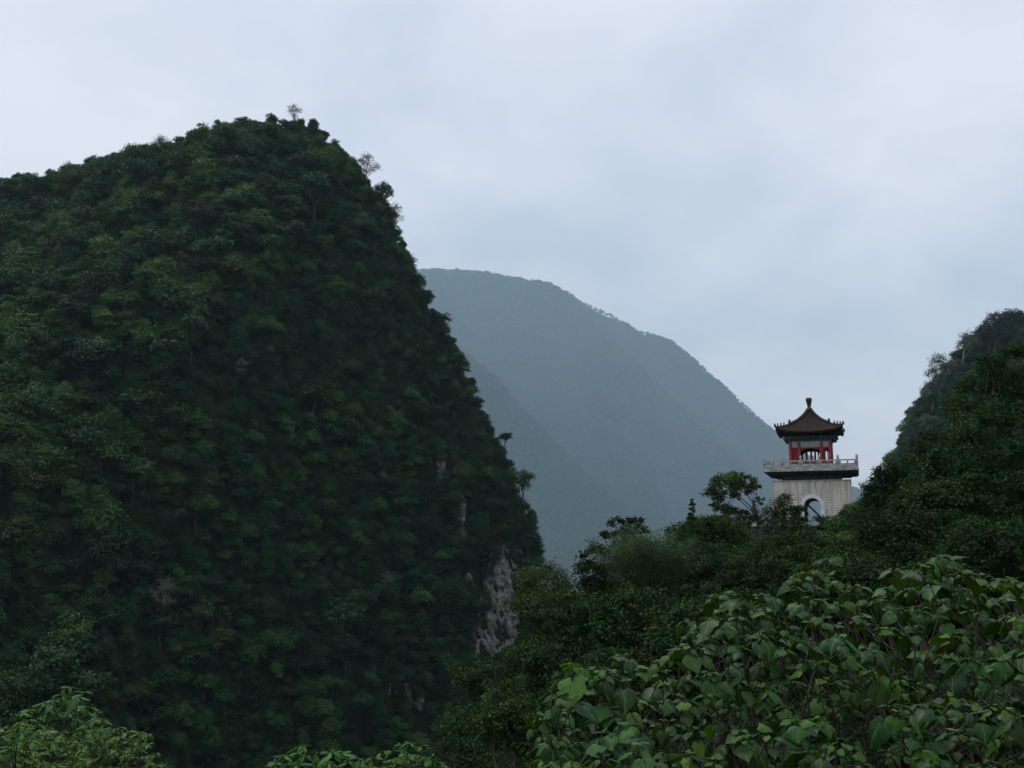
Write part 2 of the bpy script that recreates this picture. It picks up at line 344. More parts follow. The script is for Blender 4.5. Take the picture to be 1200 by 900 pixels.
# ------------------------------------------------------------------ mountains
class Mountain:
    """a ridge line given as (u, v, Y) with a front slope and a back slope; height is a function of the plan position"""
    def __init__(self, ridge, slope, back=1.1, gully=8, gs=38, seed=1, floor=-900, sharp=4.0, fine=1.2, ledge=0.0, k=1):
        ridge = [(a_, b_, c_ * k) for a_, b_, c_ in ridge]
        pts = np.array([P(*r) for r in ridge]); o = np.argsort(pts[:, 0]); pts = pts[o]
        self.rx, self.ry, self.rz = pts[:, 0], pts[:, 1], pts[:, 2]
        sx = np.array([P(s[0], 400, np.interp(s[0], [r[0] for r in ridge], [r[2] for r in ridge])).x for s in slope])
        self.k = k; self.sx, self.ss = sx, np.array([s[1] for s in slope])
        self.back, self.gully, self.gs, self.seed, self.floor, self.sharp, self.fine, self.ledge = back, gully, gs, seed, floor, sharp, fine, ledge
    def d(self, x, y):
        n = (fbm(x / self.gs, y / (self.gs * 1.8), self.seed, 4) + 0.32) * self.gully
        d0 = np.interp(x, self.rx, self.ry) - y
        return d0 + n * np.clip(np.abs(d0) / (40.0 * self.k) + 0.05, 0, 1)
    def z(self, x, y):
        R = np.interp(x, self.rx, self.rz); s = np.interp(x, self.sx, self.ss); d = self.d(x, y)
        k = self.sharp
        f = np.where(d > 0, s * (np.sqrt(d * d + k * k) - k), self.back * (np.sqrt(d * d + k * k) - k))
        if self.k > 1: R = R + fbm(x / (34 * self.k), y * 0 + 3.3, self.seed + 77, 4) * 3.2 * self.k
        z = R - f + fbm(x / (9 * self.k), y / (9 * self.k), self.seed + 50, 3) * self.fine
        if self.ledge: z = z + np.sin(z / 9.0 + fbm(x / 30, y / 30, self.seed + 9, 2) * 3) * self.ledge
        return np.maximum(z, self.floor)
    def grid(self, name, x0, x1, y0, y1, st, m):
        xs = np.arange(x0, x1 + st, st); ys = np.arange(y0, y1 + st, st); X, Y = np.meshgrid(xs, ys)
        return tag(obj(name, grid_mesh(name, X, Y, self.z(X, Y), [m])), kind="structure")
    def scatter(self, n, x0, x1, y0, y1, rng, dmin=-30, zmin=-55):
        """n points spread evenly over the real surface area"""
        out = np.zeros((0, 3)); nz = np.zeros((0, 2))
        while len(out) < n:
            x = rng.uniform(x0, x1, 20000); y = rng.uniform(y0, y1, 20000); e = 1.5
            z = self.z(x, y); zx = (self.z(x + e, y) - z) / e; zy = (self.z(x, y + e) - z) / e
            a = np.sqrt(1 + zx * zx + zy * zy)
            ok = (rng.random(20000) < np.minimum(a, 9) / 9) & (self.d(x, y) > dmin) & (z > zmin)
            out = np.vstack([out, np.stack([x, y, z], 1)[ok]]); nz = np.vstack([nz, np.stack([zx, zy], 1)[ok]])
        return out[:n], nz[:n]

near = Mountain(
 [(-420,400,400),(-250,300,400),(-100,240,400),(0,221,395),(50,219,392),(80,214,390),(130,196,388),(200,178,385),(260,160,382),(300,152,380),(345,149,378),(380,163,375),(410,196,372),(440,236,368),
  (465,284,364),(490,340,360),(515,392,356),(540,440,352),(562,484,348),(583,524,345),(598,562,342),(614,602,339),(624,636,337),(629,668,335),(630,720,333),(633,800,332),(640,900,330)],
 [(-420,0.9),(0,0.95),(200,1.05),(330,1.3),(430,1.75),(520,2.4),(600,3.2),(640,4.0)], back=1.2, gully=27, gs=58, seed=11, ledge=1.2, floor=-65)
near.grid("mountain", -420, 40, 130, 470, 1.5, M_soil)
farA = Mountain(
 [(250,330,2050),(400,318,2050),(500,316,2050),(560,317,2040),(640,330,2030),(668,345,2020),(690,362,2010),(720,395,1990),(760,440,1970),(800,480,1950),(860,540,1920),(920,590,1900),(1000,650,1880),(1100,720,1880)],
 [(250,0.75),(600,0.8),(800,0.85),(1100,0.9)], back=0.8, gully=1150, gs=1250, seed=31, sharp=140, fine=20, k=6.0)
farA.grid("far_mountain", -6000, 6600, 5400, 15600, 54, M_farsoil)
farB = Mountain(
 [(400,330,2080),(640,345,2180),(690,356,2140),(720,370,2140),(750,386,2130),(790,400,2120),(815,422,2110),(850,452,2100),(880,480,2095),(920,514,2090),(960,545,2080),(1005,578,2080),(1060,610,2080),(1200,660,2080)],
 [(400,0.8),(800,0.85),(1200,0.9)], back=0.8, gully=1000, gs=1350, seed=47, sharp=140, fine=20, k=6.0)
farB.grid("far_mountain", -4200, 10200, 7200, 18000, 66, M_farsoil)
farC = Mountain(
 [(300,360,1450),(450,385,1420),(540,410,1400),(580,440,1390),(610,475,1380),(650,520,1360),(690,560,1350),(730,595,1340),(770,630,1330),(830,680,1320),(900,730,1320)],
 [(300,0.8),(600,0.9),(900,1.0)], back=0.9, gully=650, gs=850, seed=61, sharp=90, fine=18, k=6.0)
farC.grid("far_mountain", -4800, 3000, 4200, 10800, 42, M_farsoil)

side = Mountain([(960,700,600),(1010,652,605),(1040,596,610),(1056,556,612),(1068,524,614),(1080,486,616),(1092,462,618),(1110,444,620),(1128,420,622),(1142,414,624),(1158,392,626),(1172,382,628),(1200,376,630),(1300,350,640),(1500,320,650)],
 [(960,1.6),(1050,1.4),(1200,1.1),(1500,1.0)], back=1.0, gully=26, gs=60, seed=83, floor=-80, sharp=5, fine=1.5)
side.grid("mountain", 180, 560, 420, 760, 2.5, M_soil)

# ------------------------------------------------------------------ foliage geometry
def unit(a): return a / np.maximum(np.linalg.norm(a, axis=-1, keepdims=True), 1e-9)
def cards(C, Nn, size, asp, rng, droop=0.25, along=None):
    """one small folded leaf (four corners) per point"""
    n = len(C)
    r = rng.normal(size=(n, 3)) if along is None else along + rng.normal(size=(n, 3)) * 0.25
    T = unit(r - Nn * np.sum(r * Nn, 1, keepdims=True)); B = np.cross(Nn, T)
    s = size[:, None]
    V = np.stack([C - T * s * 0.5, C - B * s * asp * 0.5 + T * s * 0.05 + Nn * s * 0.06, C + T * s * 0.5 - Nn * s * droop, C + B * s * asp * 0.5 + T * s * 0.05 + Nn * s * 0.06], 1)
    return V.reshape(-1, 3), np.arange(n * 4, dtype=np.int32).reshape(-1, 4)
def crown_pts(lobes, n, rng, clump=0.2, per=14, fill=0.12, low=-0.35, up=0.55, flat=0.55):
    """leaf positions in clumps over the shells of the lobes, some inside"""
    L = [(np.array(c, float), np.array(r, float)) for c, r in lobes]
    wts = np.array([(r[0] * r[1] + r[0] * r[2] + r[1] * r[2]) for c, r in L]); wts /= wts.sum()
    nc = max(4, n // per); which = rng.choice(len(L), nc, p=wts)
    D = unit(rng.normal(size=(nc, 3))); D[:, 2] = np.where(D[:, 2] < low, -D[:, 2], D[:, 2])
    rad = rng.uniform(0.68, 1.04, nc); rad[rng.random(nc) < fill] *= 0.5
    cc = np.array([L[i][0] for i in which]); rr = np.array([L[i][1] for i in which])
    CC = cc + rr * D * rad[:, None]
    k = rng.integers(0, nc, n); m = rr.mean(1)[k]
    Pn = CC[k] + rng.normal(size=(n, 3)) * (clump * m)[:, None] * np.array([1, 1, flat])
    Nn = unit(D[k] * 0.6 + np.array([0, 0, up]) + rng.normal(size=(n, 3)) * 0.45)
    return Pn, Nn, CC
def limb_pts(a, b, rng, wob=0.08, n=4, sag=0.0):
    a = Vector(a); b = Vector(b); l = (b - a).length; p = []
    for i in range(n + 1):
        t = i / n; q = a.lerp(b, t)
        w = math.sin(math.pi * t) * wob * l
        q = q + Vector((rng.normal() * w, rng.normal() * w, rng.normal() * w * 0.6 + math.sin(math.pi * t) * sag * l))
        p.append(q)
    return p
def trunk_geo(lobes, height, r0, rng, lean=(0, 0), twigs=None, base=(0, 0, 0), twig_r=0.25):
    g_ = Geo(); base = Vector(base)
    top = base + Vector((lean[0], lean[1], height)); tp = limb_pts(base - Vector((0, 0, 0.05 * height)), top, rng, 0.03, 6)
    g_.tube(tp, [r0 * (1.25 - 0.75 * i / 6) for i in range(7)], 8)
    for c, r in lobes:
        t = 0.55 + 0.4 * rng.random(); s = tp[0].lerp(tp[-1], t)
        lp = limb_pts(s, c, rng, 0.07, 4)
        g_.tube(lp, [r0 * q for q in (0.5, 0.4, 0.3, 0.22, 0.12)], 5)
        for k in range(4):
            d = Vector(rng.normal(size=3)); d.z = abs(d.z) * 0.6; d.normalize()
            e = Vector(c) + Vector((d.x * r[0], d.y * r[1], d.z * r[2])) * 0.85
            g_.tube(limb_pts(lp[2 + (k % 3)], e, rng, 0.08, 3), [r0 * twig_r, r0 * 0.16, r0 * 0.1, r0 * 0.05], 4)
    if twigs is not None:
        for e in twigs:
            s = tp[3 + int(rng.integers(0, 4))]
            g_.tube(limb_pts(s, e, rng, 0.06, 3, 0.05), [r0 * 0.3, r0 * 0.2, r0 * 0.12, r0 * 0.05], 4)
    return g_
def crown_mesh(name, lobes, n, size, asp, rng, mats, second=0.0, **kw):
    Pn, Nn, CC = crown_pts(lobes, n, rng, **kw)
    V, Q = cards(Pn, Nn, size * rng.uniform(0.6, 1.35, n), asp, rng)
    qm = (rng.random(n) < second).astype(np.int32) if second else None
    return mesh_np(name, V, Q, mats=mats, qmat=qm)

def rand_lobes(rng, k, R, H, zc, spread=0.55, size=(0.45, 0.7), flat=0.8):
    out_ = []
    for i in range(k):
        a = 2 * math.pi * (i + rng.random() * 0.7) / k; rr_ = spread * R * (0.35 + 0.65 * rng.random()) if i else 0
        s = R * rng.uniform(*size)
        out_.append(((rr_ * math.cos(a), rr_ * math.sin(a), zc + H * (rng.random() - 0.45) * 0.8 + (0.25 * H if i == 0 else 0)), (s, s * rng.uniform(0.85, 1.15), s * flat)))
    return out_

# unit prototypes for the forest (crown radius about 1); each becomes a real tree, the rest are copies of it
RNG = np.random.default_rng(7)
PROTO = []
def proto(name, label_kind, lobes, n, size, asp, m, height, r0, bark=None, **kw):
    rng = np.random.default_rng(100 + len(PROTO))
    cm = crown_mesh(name + "_crown", lobes, n, size, asp, rng, [m], **kw)
    tm = trunk_geo(lobes, height, r0, rng).mesh(name + "_trunk", bark or M_forestbark)
    PROTO.append(dict(name=name, kind=label_kind, crown=cm, trunk=tm, root=None))
r_ = np.random.default_rng(3)
proto("broadleaf_tree", "round-crowned", rand_lobes(r_, 6, 1.0, 0.8, 1.25), 2300, 0.125, 0.6, M_forest, 1.2, 0.07, clump=0.2)
proto("broadleaf_tree", "spreading", rand_lobes(r_, 8, 1.15, 0.6, 1.15, flat=0.6), 2500, 0.125, 0.6, M_forest, 1.1, 0.07, clump=0.19)
proto("broadleaf_tree", "tall uneven", rand_lobes(r_, 7, 0.9, 1.3, 1.5), 2400, 0.12, 0.55, M_forest, 1.5, 0.07, clump=0.21)
proto("broadleaf_tree", "layered", rand_lobes(r_, 9, 1.1, 1.0, 1.3, size=(0.35, 0.55), flat=0.42), 2300, 0.115, 0.55, M_forest, 1.3, 0.06, clump=0.22)
proto("broadleaf_tree", "olive", rand_lobes(r_, 6, 1.0, 0.8, 1.2), 2100, 0.12, 0.55, M_olive, 1.2, 0.06, clump=0.2)
proto("broadleaf_tree", "yellow-green", rand_lobes(r_, 7, 1.0, 0.8, 1.2, flat=0.6), 2000, 0.12, 0.55, M_lime, 1.2, 0.06, clump=0.2)
proto("pale_tree", "pale feathery", rand_lobes(r_, 8, 1.0, 1.1, 1.5, size=(0.28, 0.42)), 1100, 0.085, 0.45, M_pale, 1.5, 0.05, bark=M_palebark, clump=0.3)
PROTO_SLOT = 7
proto("drooping_shrub", "hanging", [((0, 0, 0.7), (0.8, 0.8, 0.5)), ((0.25, -0.3, 0.25), (0.6, 0.55, 0.6)), ((-0.35, -0.25, 0.1), (0.5, 0.5, 0.7)), ((0, -0.4, -0.35), (0.45, 0.4, 0.6))], 1900, 0.11, 0.45, M_forest, 0.8, 0.05, clump=0.22, low=-0.9)

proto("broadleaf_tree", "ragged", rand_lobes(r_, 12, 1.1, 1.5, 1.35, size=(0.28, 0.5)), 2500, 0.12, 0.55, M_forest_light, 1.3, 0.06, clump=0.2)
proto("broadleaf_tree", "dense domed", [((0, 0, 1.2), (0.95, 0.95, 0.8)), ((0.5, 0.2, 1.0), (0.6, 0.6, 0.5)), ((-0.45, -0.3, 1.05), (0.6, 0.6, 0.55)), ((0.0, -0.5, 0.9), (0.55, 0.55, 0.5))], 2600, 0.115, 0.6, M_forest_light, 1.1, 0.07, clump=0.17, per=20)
def place(pi, loc, s, rz, label, group, cat="tree", sz=None):
    p = PROTO[pi]; sc = (s, s, s * (sz or 1.0))
    if p["root"] is None:
        r = thing(p["name"], label, cat, loc, rz, group); r.scale = sc
        obj("trunk", p["trunk"], r); p["crown_ob"] = obj("crown", p["crown"], r); p["root"] = r
        return r
    return dup(p["root"], loc, rz, sc, label, group, cat)

# ------------------------------------------------------------------ near mountain forest
ROCK = [  # bare rock: photo centre, half width, half height, how bare
 (588, 708, 25, 72, 1.05), (566, 745, 16, 34, 0.55), (480, 800, 26, 40, 0.35), (516, 545, 7, 26, 0.45), (540, 605, 6, 26, 0.4), (430, 795, 12, 26, 0.3), (545, 690, 12, 26, 0.3)]
def bare(u, v):
    """how bare the cliff is at a point of its face (0 overgrown, 1 naked rock)"""
    m = np.zeros(np.shape(u))
    for cu, cv_, hu, hv, k in ROCK:
        e = ((u - cu - (v - cv_) * -0.10) / hu) ** 2 + ((v - cv_) / hv) ** 2
        m = np.maximum(m, np.clip(1.35 - e, 0, 1) * k)
    return m + fbm(np.asarray(u) / 11, np.asarray(v) / 26, 401, 4) * 0.30
rng = np.random.default_rng(21)
pts, grd = near.scatter(22000, -400, 36, 150, 420, rng, dmin=-28, zmin=-56)
u, v, dep = proj(pts)
steep = np.hypot(grd[:, 0], grd[:, 1])
sc = np.exp(rng.normal(0.70, 0.50, len(pts))); sc = np.clip(sc, 1.1, 6.0)
sc = np.where(np.abs(near.d(pts[:, 0], pts[:, 1])) < 14, np.clip(sc, 1.0, 2.6), sc)
sc = np.where(steep > 2.0, np.clip(sc * 0.8, 1.4, 3.4), sc)
keep = np.ones(len(pts), bool)
mb = bare(u, v - 6); keep &= ~((mb > 0.45) & (rng.random(len(pts)) < np.clip(mb * 1.5, 0, 0.955)) & (u < 640))
pts, u, v, dep, sc, steep = pts[keep], u[keep], v[keep], dep[keep], sc[keep], steep[keep]
# patches of one kind of tree grow together
pn = fbm(pts[:, 0] / 28, (pts[:, 1] + pts[:, 2]) / 28, 77, 3) + rng.normal(size=len(pts)) * 0.35
kind = rng.choice([0, 1, 2, 3], len(pts), p=[0.34, 0.22, 0.32, 0.12])
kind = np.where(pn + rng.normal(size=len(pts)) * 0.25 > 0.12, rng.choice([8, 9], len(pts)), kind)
kind = np.where(pn > 0.85, 4, kind); kind = np.where((rng.random(len(pts)) < 0.010), 5, kind); kind = np.where(rng.random(len(pts)) < 0.012, 6, kind)
kind = np.where((steep > 1.9) & (rng.random(len(pts)) < 0.5), 7, kind)
nrm_ = np.stack([-grd[keep][:, 0], -grd[keep][:, 1], np.ones(len(pts))], 1); nrm_ /= np.linalg.norm(nrm_, axis=1, keepdims=True)
pts = pts + nrm_ * (0.75 * sc)[:, None]; pts[:, 2] -= 1.1 * sc
score = sc / dep * 300 + np.where((u > -10) & (u < 700) & (v < 830) & (v > 100), 0, -100)
order = np.argsort(-score); chosen = []
for i in order:                                   # the largest ones, spread apart
    if score[i] < 0 or len(chosen) >= 125: break
    if kind[i] == 7: continue
    if all((u[i] - u[j]) ** 2 + (v[i] - v[j]) ** 2 > 24 ** 2 for j in chosen): chosen.append(i)
LBL = {0: "dark green round-crowned tree standing out of the forest on the near mountainside", 1: "dark green wide-spreading tree standing out of the forest on the near mountainside",
       2: "dark green tall uneven tree standing out of the forest on the near mountainside", 3: "dark green tree in flat leaf layers in the forest on the near mountainside",
       4: "olive green tree among the darker trees of the near mountainside", 5: "yellow-green tree among the darker trees of the near mountainside", 6: "pale feathery tree among the darker trees of the near mountainside",
       8: "mid green ragged-crowned tree standing out of the forest on the near mountainside", 9: "mid green dense domed tree standing out of the forest on the near mountainside"}
GRP = {0: "round trees on the near mountainside", 1: "spreading trees on the near mountainside", 2: "tall trees on the near mountainside", 3: "layered trees on the near mountainside",
       4: "olive trees on the near mountainside", 5: "yellow-green trees on the near mountainside", 6: "pale trees on the near mountainside", 8: "ragged trees on the near mountainside", 9: "domed trees on the near mountainside"}
for i in chosen:
    k = int(kind[i]); s = float(sc[i]) * 1.12
    place(k, pts[i] - np.array([0, 0, 0.30 * s]), s, rng.uniform(0, 6.28), LBL[k], GRP[k], sz=rng.uniform(0.9, 1.2))
# trees that break the skyline, each with its own look
def ridge_tree(pi, uu, vv_top, Y, hpx, label, group, wide=1.0, rz=0.0, cat="tree"):
    top = P(uu, vv_top, Y); zb = float(near.z(np.array([top.x]), np.array([top.y]))[0]) - 0.4
    hh = {0: 2.1, 1: 1.9, 2: 2.6, 3: 2.3, 4: 2.0, 5: 2.0, 6: 2.5, 7: 1.2}[pi]
    H = min(max(top.z - zb, hpx * Y / F), 1.35 * hpx * Y / F); s = H / hh
    place(pi, (top.x, top.y, top.z - H), s * wide, rz, label, group, cat, sz=1 / wide)
ridge_tree(6, 345, 121, 377, 32, "pale bare-looking tree standing alone on the summit of the near mountain", "pale trees along the near skyline")
ridge_tree(6, 430, 178, 369, 40, "pale feathery tree leaning out at the top of the cliff edge, below the summit", "pale trees along the near skyline", rz=1)
ridge_tree(6, 463, 236, 364, 34, "small pale feathery tree on the cliff edge under the dark jutting trees", "pale trees along the near skyline", 0.8, rz=2)
ridge_tree(2, 451, 211, 366, 34, "dark thin tree jutting from the cliff edge against the sky", "dark trees along the near skyline", 0.75, rz=.6)
ridge_tree(2, 255, 139, 382, 20, "dark spiky tree on the left shoulder of the summit ridge", "dark trees along the near skyline", 0.7, rz=1.9)
ridge_tree(0, 285, 137, 381, 14, "rounded dark tree clump on the summit ridge left of the pale bare tree", "dark trees along the near skyline", 1.2)
ridge_tree(1, 215, 160, 384, 14, "broad dark tree on the rising left ridge below the summit", "dark trees along the near skyline", 1.2)
ridge_tree(3, 520, 362, 352, 20, "dark layered tree hanging over the cliff edge before the far mountain", "dark trees along the near skyline", 1.0)
ridge_tree(3, 592, 503, 342, 18, "dark layered tree at the middle of the cliff edge before the far mountain", "dark trees along the near skyline", 1.0, rz=2.2)
ridge_tree(2, 612, 548, 338, 30, "dark ragged tree low on the cliff edge before the far mountain", "dark trees along the near skyline", 0.9, rz=3)

rest = np.ones(len(pts), bool); rest[chosen] = False
def forest(name, label, pts_, sc_, kind_, rng_, tilt=0.12):
    """uncountable forest: crowns instanced on points of the slope"""
    me = bpy.data.meshes.new(name); me.vertices.add(len(pts_)); me.vertices.foreach_set("co", np.ascontiguousarray(pts_, np.float32).ravel())
    a = me.attributes.new("tree_scale", "FLOAT_VECTOR", "POINT")
    s3 = np.stack([sc_, sc_, sc_ * rng_.uniform(0.8, 1.25, len(sc_))], 1).astype(np.float32); a.data.foreach_set("vector", s3.ravel())
    a = me.attributes.new("tree_turn", "FLOAT_VECTOR", "POINT")
    ro = np.stack([rng_.normal(0, tilt, len(sc_)), rng_.normal(0, tilt, len(sc_)), rng_.uniform(0, 6.28, len(sc_))], 1)
    ro[kind_ == 7, 2] = rng_.normal(0.3, 0.5, int((kind_ == 7).sum()))
    a.data.foreach_set("vector", ro.astype(np.float32).ravel())
    a = me.attributes.new("tree_kind", "INT", "POINT"); a.data.foreach_set("value", kind_.astype(np.int32))
    o = obj(name, me); tag(o, label, name, kind="stuff")
    ng = bpy.data.node_groups.new(name + "_spread", "GeometryNodeTree")
    ng.interface.new_socket("Geometry", in_out="INPUT", socket_type="NodeSocketGeometry"); ng.interface.new_socket("Geometry", in_out="OUTPUT", socket_type="NodeSocketGeometry")
    gi = ng.nodes.new("NodeGroupInput"); go = ng.nodes.new("NodeGroupOutput")
    ip = ng.nodes.new("GeometryNodeInstanceOnPoints"); ng.links.new(gi.outputs[0], ip.inputs["Points"])
    def attr(nm, dt):
        n = ng.nodes.new("GeometryNodeInputNamedAttribute"); n.data_type = dt; n.inputs["Name"].default_value = nm
        return n.outputs[0]
    e2r = ng.nodes.new("FunctionNodeEulerToRotation"); ng.links.new(attr("tree_turn", "FLOAT_VECTOR"), e2r.inputs[0])
    ng.links.new(e2r.outputs[0], ip.inputs["Rotation"]); ng.links.new(attr("tree_scale", "FLOAT_VECTOR"), ip.inputs["Scale"])
    kout = attr("tree_kind", "INT"); prev = None
    jn = ng.nodes.new("GeometryNodeJoinGeometry")
    ip.inputs["Pick Instance"].default_value = True
    # join keeps the link order reversed, so link from last to first
    for p in reversed(PROTO):
        oi = ng.nodes.new("GeometryNodeObjectInfo"); oi.inputs["Object"].default_value = p["crown_ob"]; oi.inputs["As Instance"].default_value = True
        oi.transform_space = "ORIGINAL"; ng.links.new(oi.outputs["Geometry"], jn.inputs[0])
    ng.links.new(jn.outputs[0], ip.inputs["Instance"]); ng.links.new(kout, ip.inputs["Instance Index"])
    ng.links.new(ip.outputs[0], go.inputs[0])
    md = o.modifiers.new("spread", "NODES"); md.node_group = ng
    return o
# the hanging shrub prototype stands as a real shrub on the cliff edge
pe = P(575, 560, 336); place(7, (pe.x, pe.y, float(near.z(np.array([pe.x]), np.array([pe.y]))[0]) - 0.5), 3.2, 0.2, "dark hanging shrub draped over the rock of the near cliff", "hanging shrubs on the cliff", "shrub")
forest("forest", "dense dark green forest covering the steep near mountain", pts[rest], sc[rest], kind[rest], rng)

# far forests
def far_forest(mt, n, x0, x1, y0, y1, label, seed, smin, smax):
    r = np.random.default_rng(seed); p, gd = mt.scatter(n, x0, x1, y0, y1, r, dmin=-60, zmin=-500)
    uu, vv, dd = proj(p); k = (uu > 430) & (uu < 1120); p = p[k]
    s = r.uniform(smin, smax, len(p)); p[:, 2] -= np.where(np.abs(mt.d(p[:, 0], p[:, 1])) < 260, 1.75, 0.9) * s
    pz = fbm(p[:, 0] / 420, (p[:, 1] * 0.6 + p[:, 2]) / 420, seed + 3, 4) + r.normal(size=len(p)) * 0.18
    kd = np.where(pz > 0.05, r.choice([8, 9, 5], len(p), p=[.4, .4, .2]), r.choice([0, 1, 2], len(p))); kd = np.where(r.random(len(p)) < 0.06, 4, kd)
    forest("forest", label, p, s, kd, r)
far_forest(farA, 110000, -2520, 5400, 6000, 12720, "hazy blue-green forest covering the tallest far mountain", 5, 9, 20)
far_forest(farB, 50000, 300, 6600, 7800, 14040, "hazy forest on the farther ridge that falls behind the tower", 6, 9, 20)
far_forest(farC, 50000, -1800, 2520, 4800, 8880, "hazy forest on the nearer spur below the tallest far mountain", 8, 8, 17)

# the farther right slope
rng = np.random.default_rng(64); p, gd = side.scatter(5200, 185, 470, 430, 660, rng, dmin=-25, zmin=-70)
nr = unit(np.stack([-gd[:, 0], -gd[:, 1], np.ones(len(p))], 1)); s_ = np.clip(np.exp(rng.normal(1.15, 0.4, len(p))), 1.8, 7.0)
s_ = np.where(np.abs(side.d(p[:, 0], p[:, 1])) < 14, np.clip(s_, 1.5, 4.2), s_)
p = p + nr * (0.75 * s_)[:, None]; p[:, 2] -= 1.1 * s_
kd = rng.choice([0, 1, 2, 8, 9], len(p)); u, v, dep = proj(p); big = []
for i in np.argsort(-s_):
    if len(big) >= 28: break
    if 1050 < u[i] < 1198 and 370 < v[i] < 540 and all((u[i] - u[j]) ** 2 + (v[i] - v[j]) ** 2 > 14 ** 2 for j in big): big.append(i)
SL = {0: "round-crowned", 1: "wide-spreading", 2: "tall uneven", 8: "ragged", 9: "dense domed"}
for i in big:
    k = int(kd[i]); place(k, p[i], float(s_[i]), rng.uniform(0, 6.28), "hazy " + SL[k] + " tree on the farther slope behind the dark slope right of the tower", SL[k] + " trees on the farther right slope")
m_ = np.ones(len(p), bool); m_[big] = False
forest("forest", "hazy forest covering the farther slope at the right edge behind the darker trees", p[m_], s_[m_], kd[m_], rng)

# low undergrowth on the near side of the gorge
rng = np.random.default_rng(71); x = rng.uniform(-45, 75, 9000); y = rng.uniform(16, 140, 9000)
ok = (np.hypot(x - 36, y - 121) > 13) & (np.abs(x) < y * 0.62 + 6) & ~((np.abs(x - 4) < 14) & (y < 24)); x, y = x[ok], y[ok]
s_ = rng.uniform(0.45, 1.15, len(x)); kd = rng.choice([3, 9, 0], len(x)); z = ground_z(x, y) - 0.55 * s_
forest("undergrowth", "low dark undergrowth covering the ground beneath the trees on the near side of the gorge", np.stack([x, y, z], 1), s_, kd, rng)

# bare limestone faces on the near cliff
def cliff_rock():
    xs = np.linspace(P(395, 700, 300).x, P(622, 700, 322).x, 190); ys = np.arange(190, 345, 0.25); zs = np.linspace(-58, 42, 330)
    Yg = np.zeros((len(zs), len(xs)))
    for i, x in enumerate(xs):
        zz_ = np.maximum.accumulate(near.z(np.full(len(ys), x), ys) + ys * 1e-6); Yg[:, i] = np.interp(zs, zz_, ys)
    Xg, Zg = np.meshgrid(xs, zs)
    # blocky limestone: slanted slabs, vertical cracks, fine grain
    q = Xg * 0.8 + Zg * 0.25
    dsp = fbm(q / 4.5, Zg / 9, 301, 4) * 2.0 - np.abs(fbm(q / 2.2, Zg / 7, 307, 3)) * 2.6 + np.abs(fbm((Xg - Zg * 0.5) / 2.0, (Zg + Xg) / 3.0, 311, 3)) * 1.1 + fbm(Xg / 0.8, Zg / 1.1, 317, 3) * 0.6 - np.clip(0.12 - np.abs(fbm(q / 1.3, Zg / 5, 331, 3)), 0, 1) * 4
    Yg = Yg - 0.9 - dsp
    u, v, _ = proj(np.stack([Xg, Yg, Zg], 2)); u = u.reshape(Xg.shape); v = v.reshape(Xg.shape)
    ok = bare(u, v) > 0.28
    i = np.arange(Xg.size).reshape(Xg.shape); Q = np.stack([i[:-1, :-1], i[:-1, 1:], i[1:, 1:], i[1:, :-1]], 2)[ok[:-1, :-1]]
    return obj("cliff_rock", mesh_np("cliff_rock", np.stack([Xg, Yg, Zg], 2), Q, mats=[M_rock]))
tag(cliff_rock(), "streaked grey limestone showing through the shrubs at the foot of the near cliff", "rock face", kind="structure")

# ------------------------------------------------------------------ bell tower
TY = (120 - 2.28 * math.sin(PITCH)) / math.cos(PITCH)
TOWER = Vector((355.0 / F * 120, TY, 2.28)); YAW = math.radians(-19.0)
T = thing("bell_tower", "red-columned pavilion with brown tiled roof on a pale stone base above the gorge", "tower", TOWER, YAW)
T.scale = (0.965, 0.965, 1.0)

def arch_block(w0, w1, h, z0, a, spring, m, through=True):
    """battered square block pierced front to back by a round arch"""
    g_ = Geo(); nS = 5; nA = 16; pin = [(-a, z0 + spring * i / nS) for i in range(nS)] + [(-a * math.cos(math.pi * i / nA), z0 + spring + a * math.sin(math.pi * i / nA)) for i in range(nA + 1)] + [(a, z0 + spring * (nS - 1 - i) / nS) for i in range(nS)]
    hw = lambda z: (w0 + (w1 - w0) * (z - z0) / h) / 2
    pout = []
    n = len(pin)
    for i in range(n):
        t = i / (n - 1)
        if t <= 0.33: z = z0 + h * t / 0.33; pout.append((-hw(z), z))
        elif t >= 0.67: z = z0 + h * (1 - t) / 0.33; pout.append((hw(z), z))
        else: pout.append((-hw(z0 + h) + 2 * hw(z0 + h) * (t - 0.33) / 0.34, z0 + h))
    # snap the two top corners
    i0 = min(range(n), key=lambda i: abs(i / (n - 1) - 0.33)); pout[i0] = (-hw(z0 + h), z0 + h); pout[n - 1 - i0] = (hw(z0 + h), z0 + h)
    V = []
    for sgn in (-1, 1):
        for (x, z) in pin: V.append((x, sgn * hw(z), z))
        for (x, z) in pout: V.append((x, sgn * hw(z), z))
    f = []
    for i in range(n - 1):
        f.append((i, i + 1, n + i + 1, n + i)); f.append((2 * n + i + 1, 2 * n + i, 3 * n + i, 3 * n + i + 1))
        f.append((i, 2 * n + i, 2 * n + i + 1, i + 1)); f.append((n + i, n + i + 1, 3 * n + i + 1, 3 * n + i))
    g_.add(V, f); return g_
BH = 5.25
arch_block(9.72, 9.0, BH, 0, 0.98, 2.3, M_wall).build("base_wall", M_wall, T)
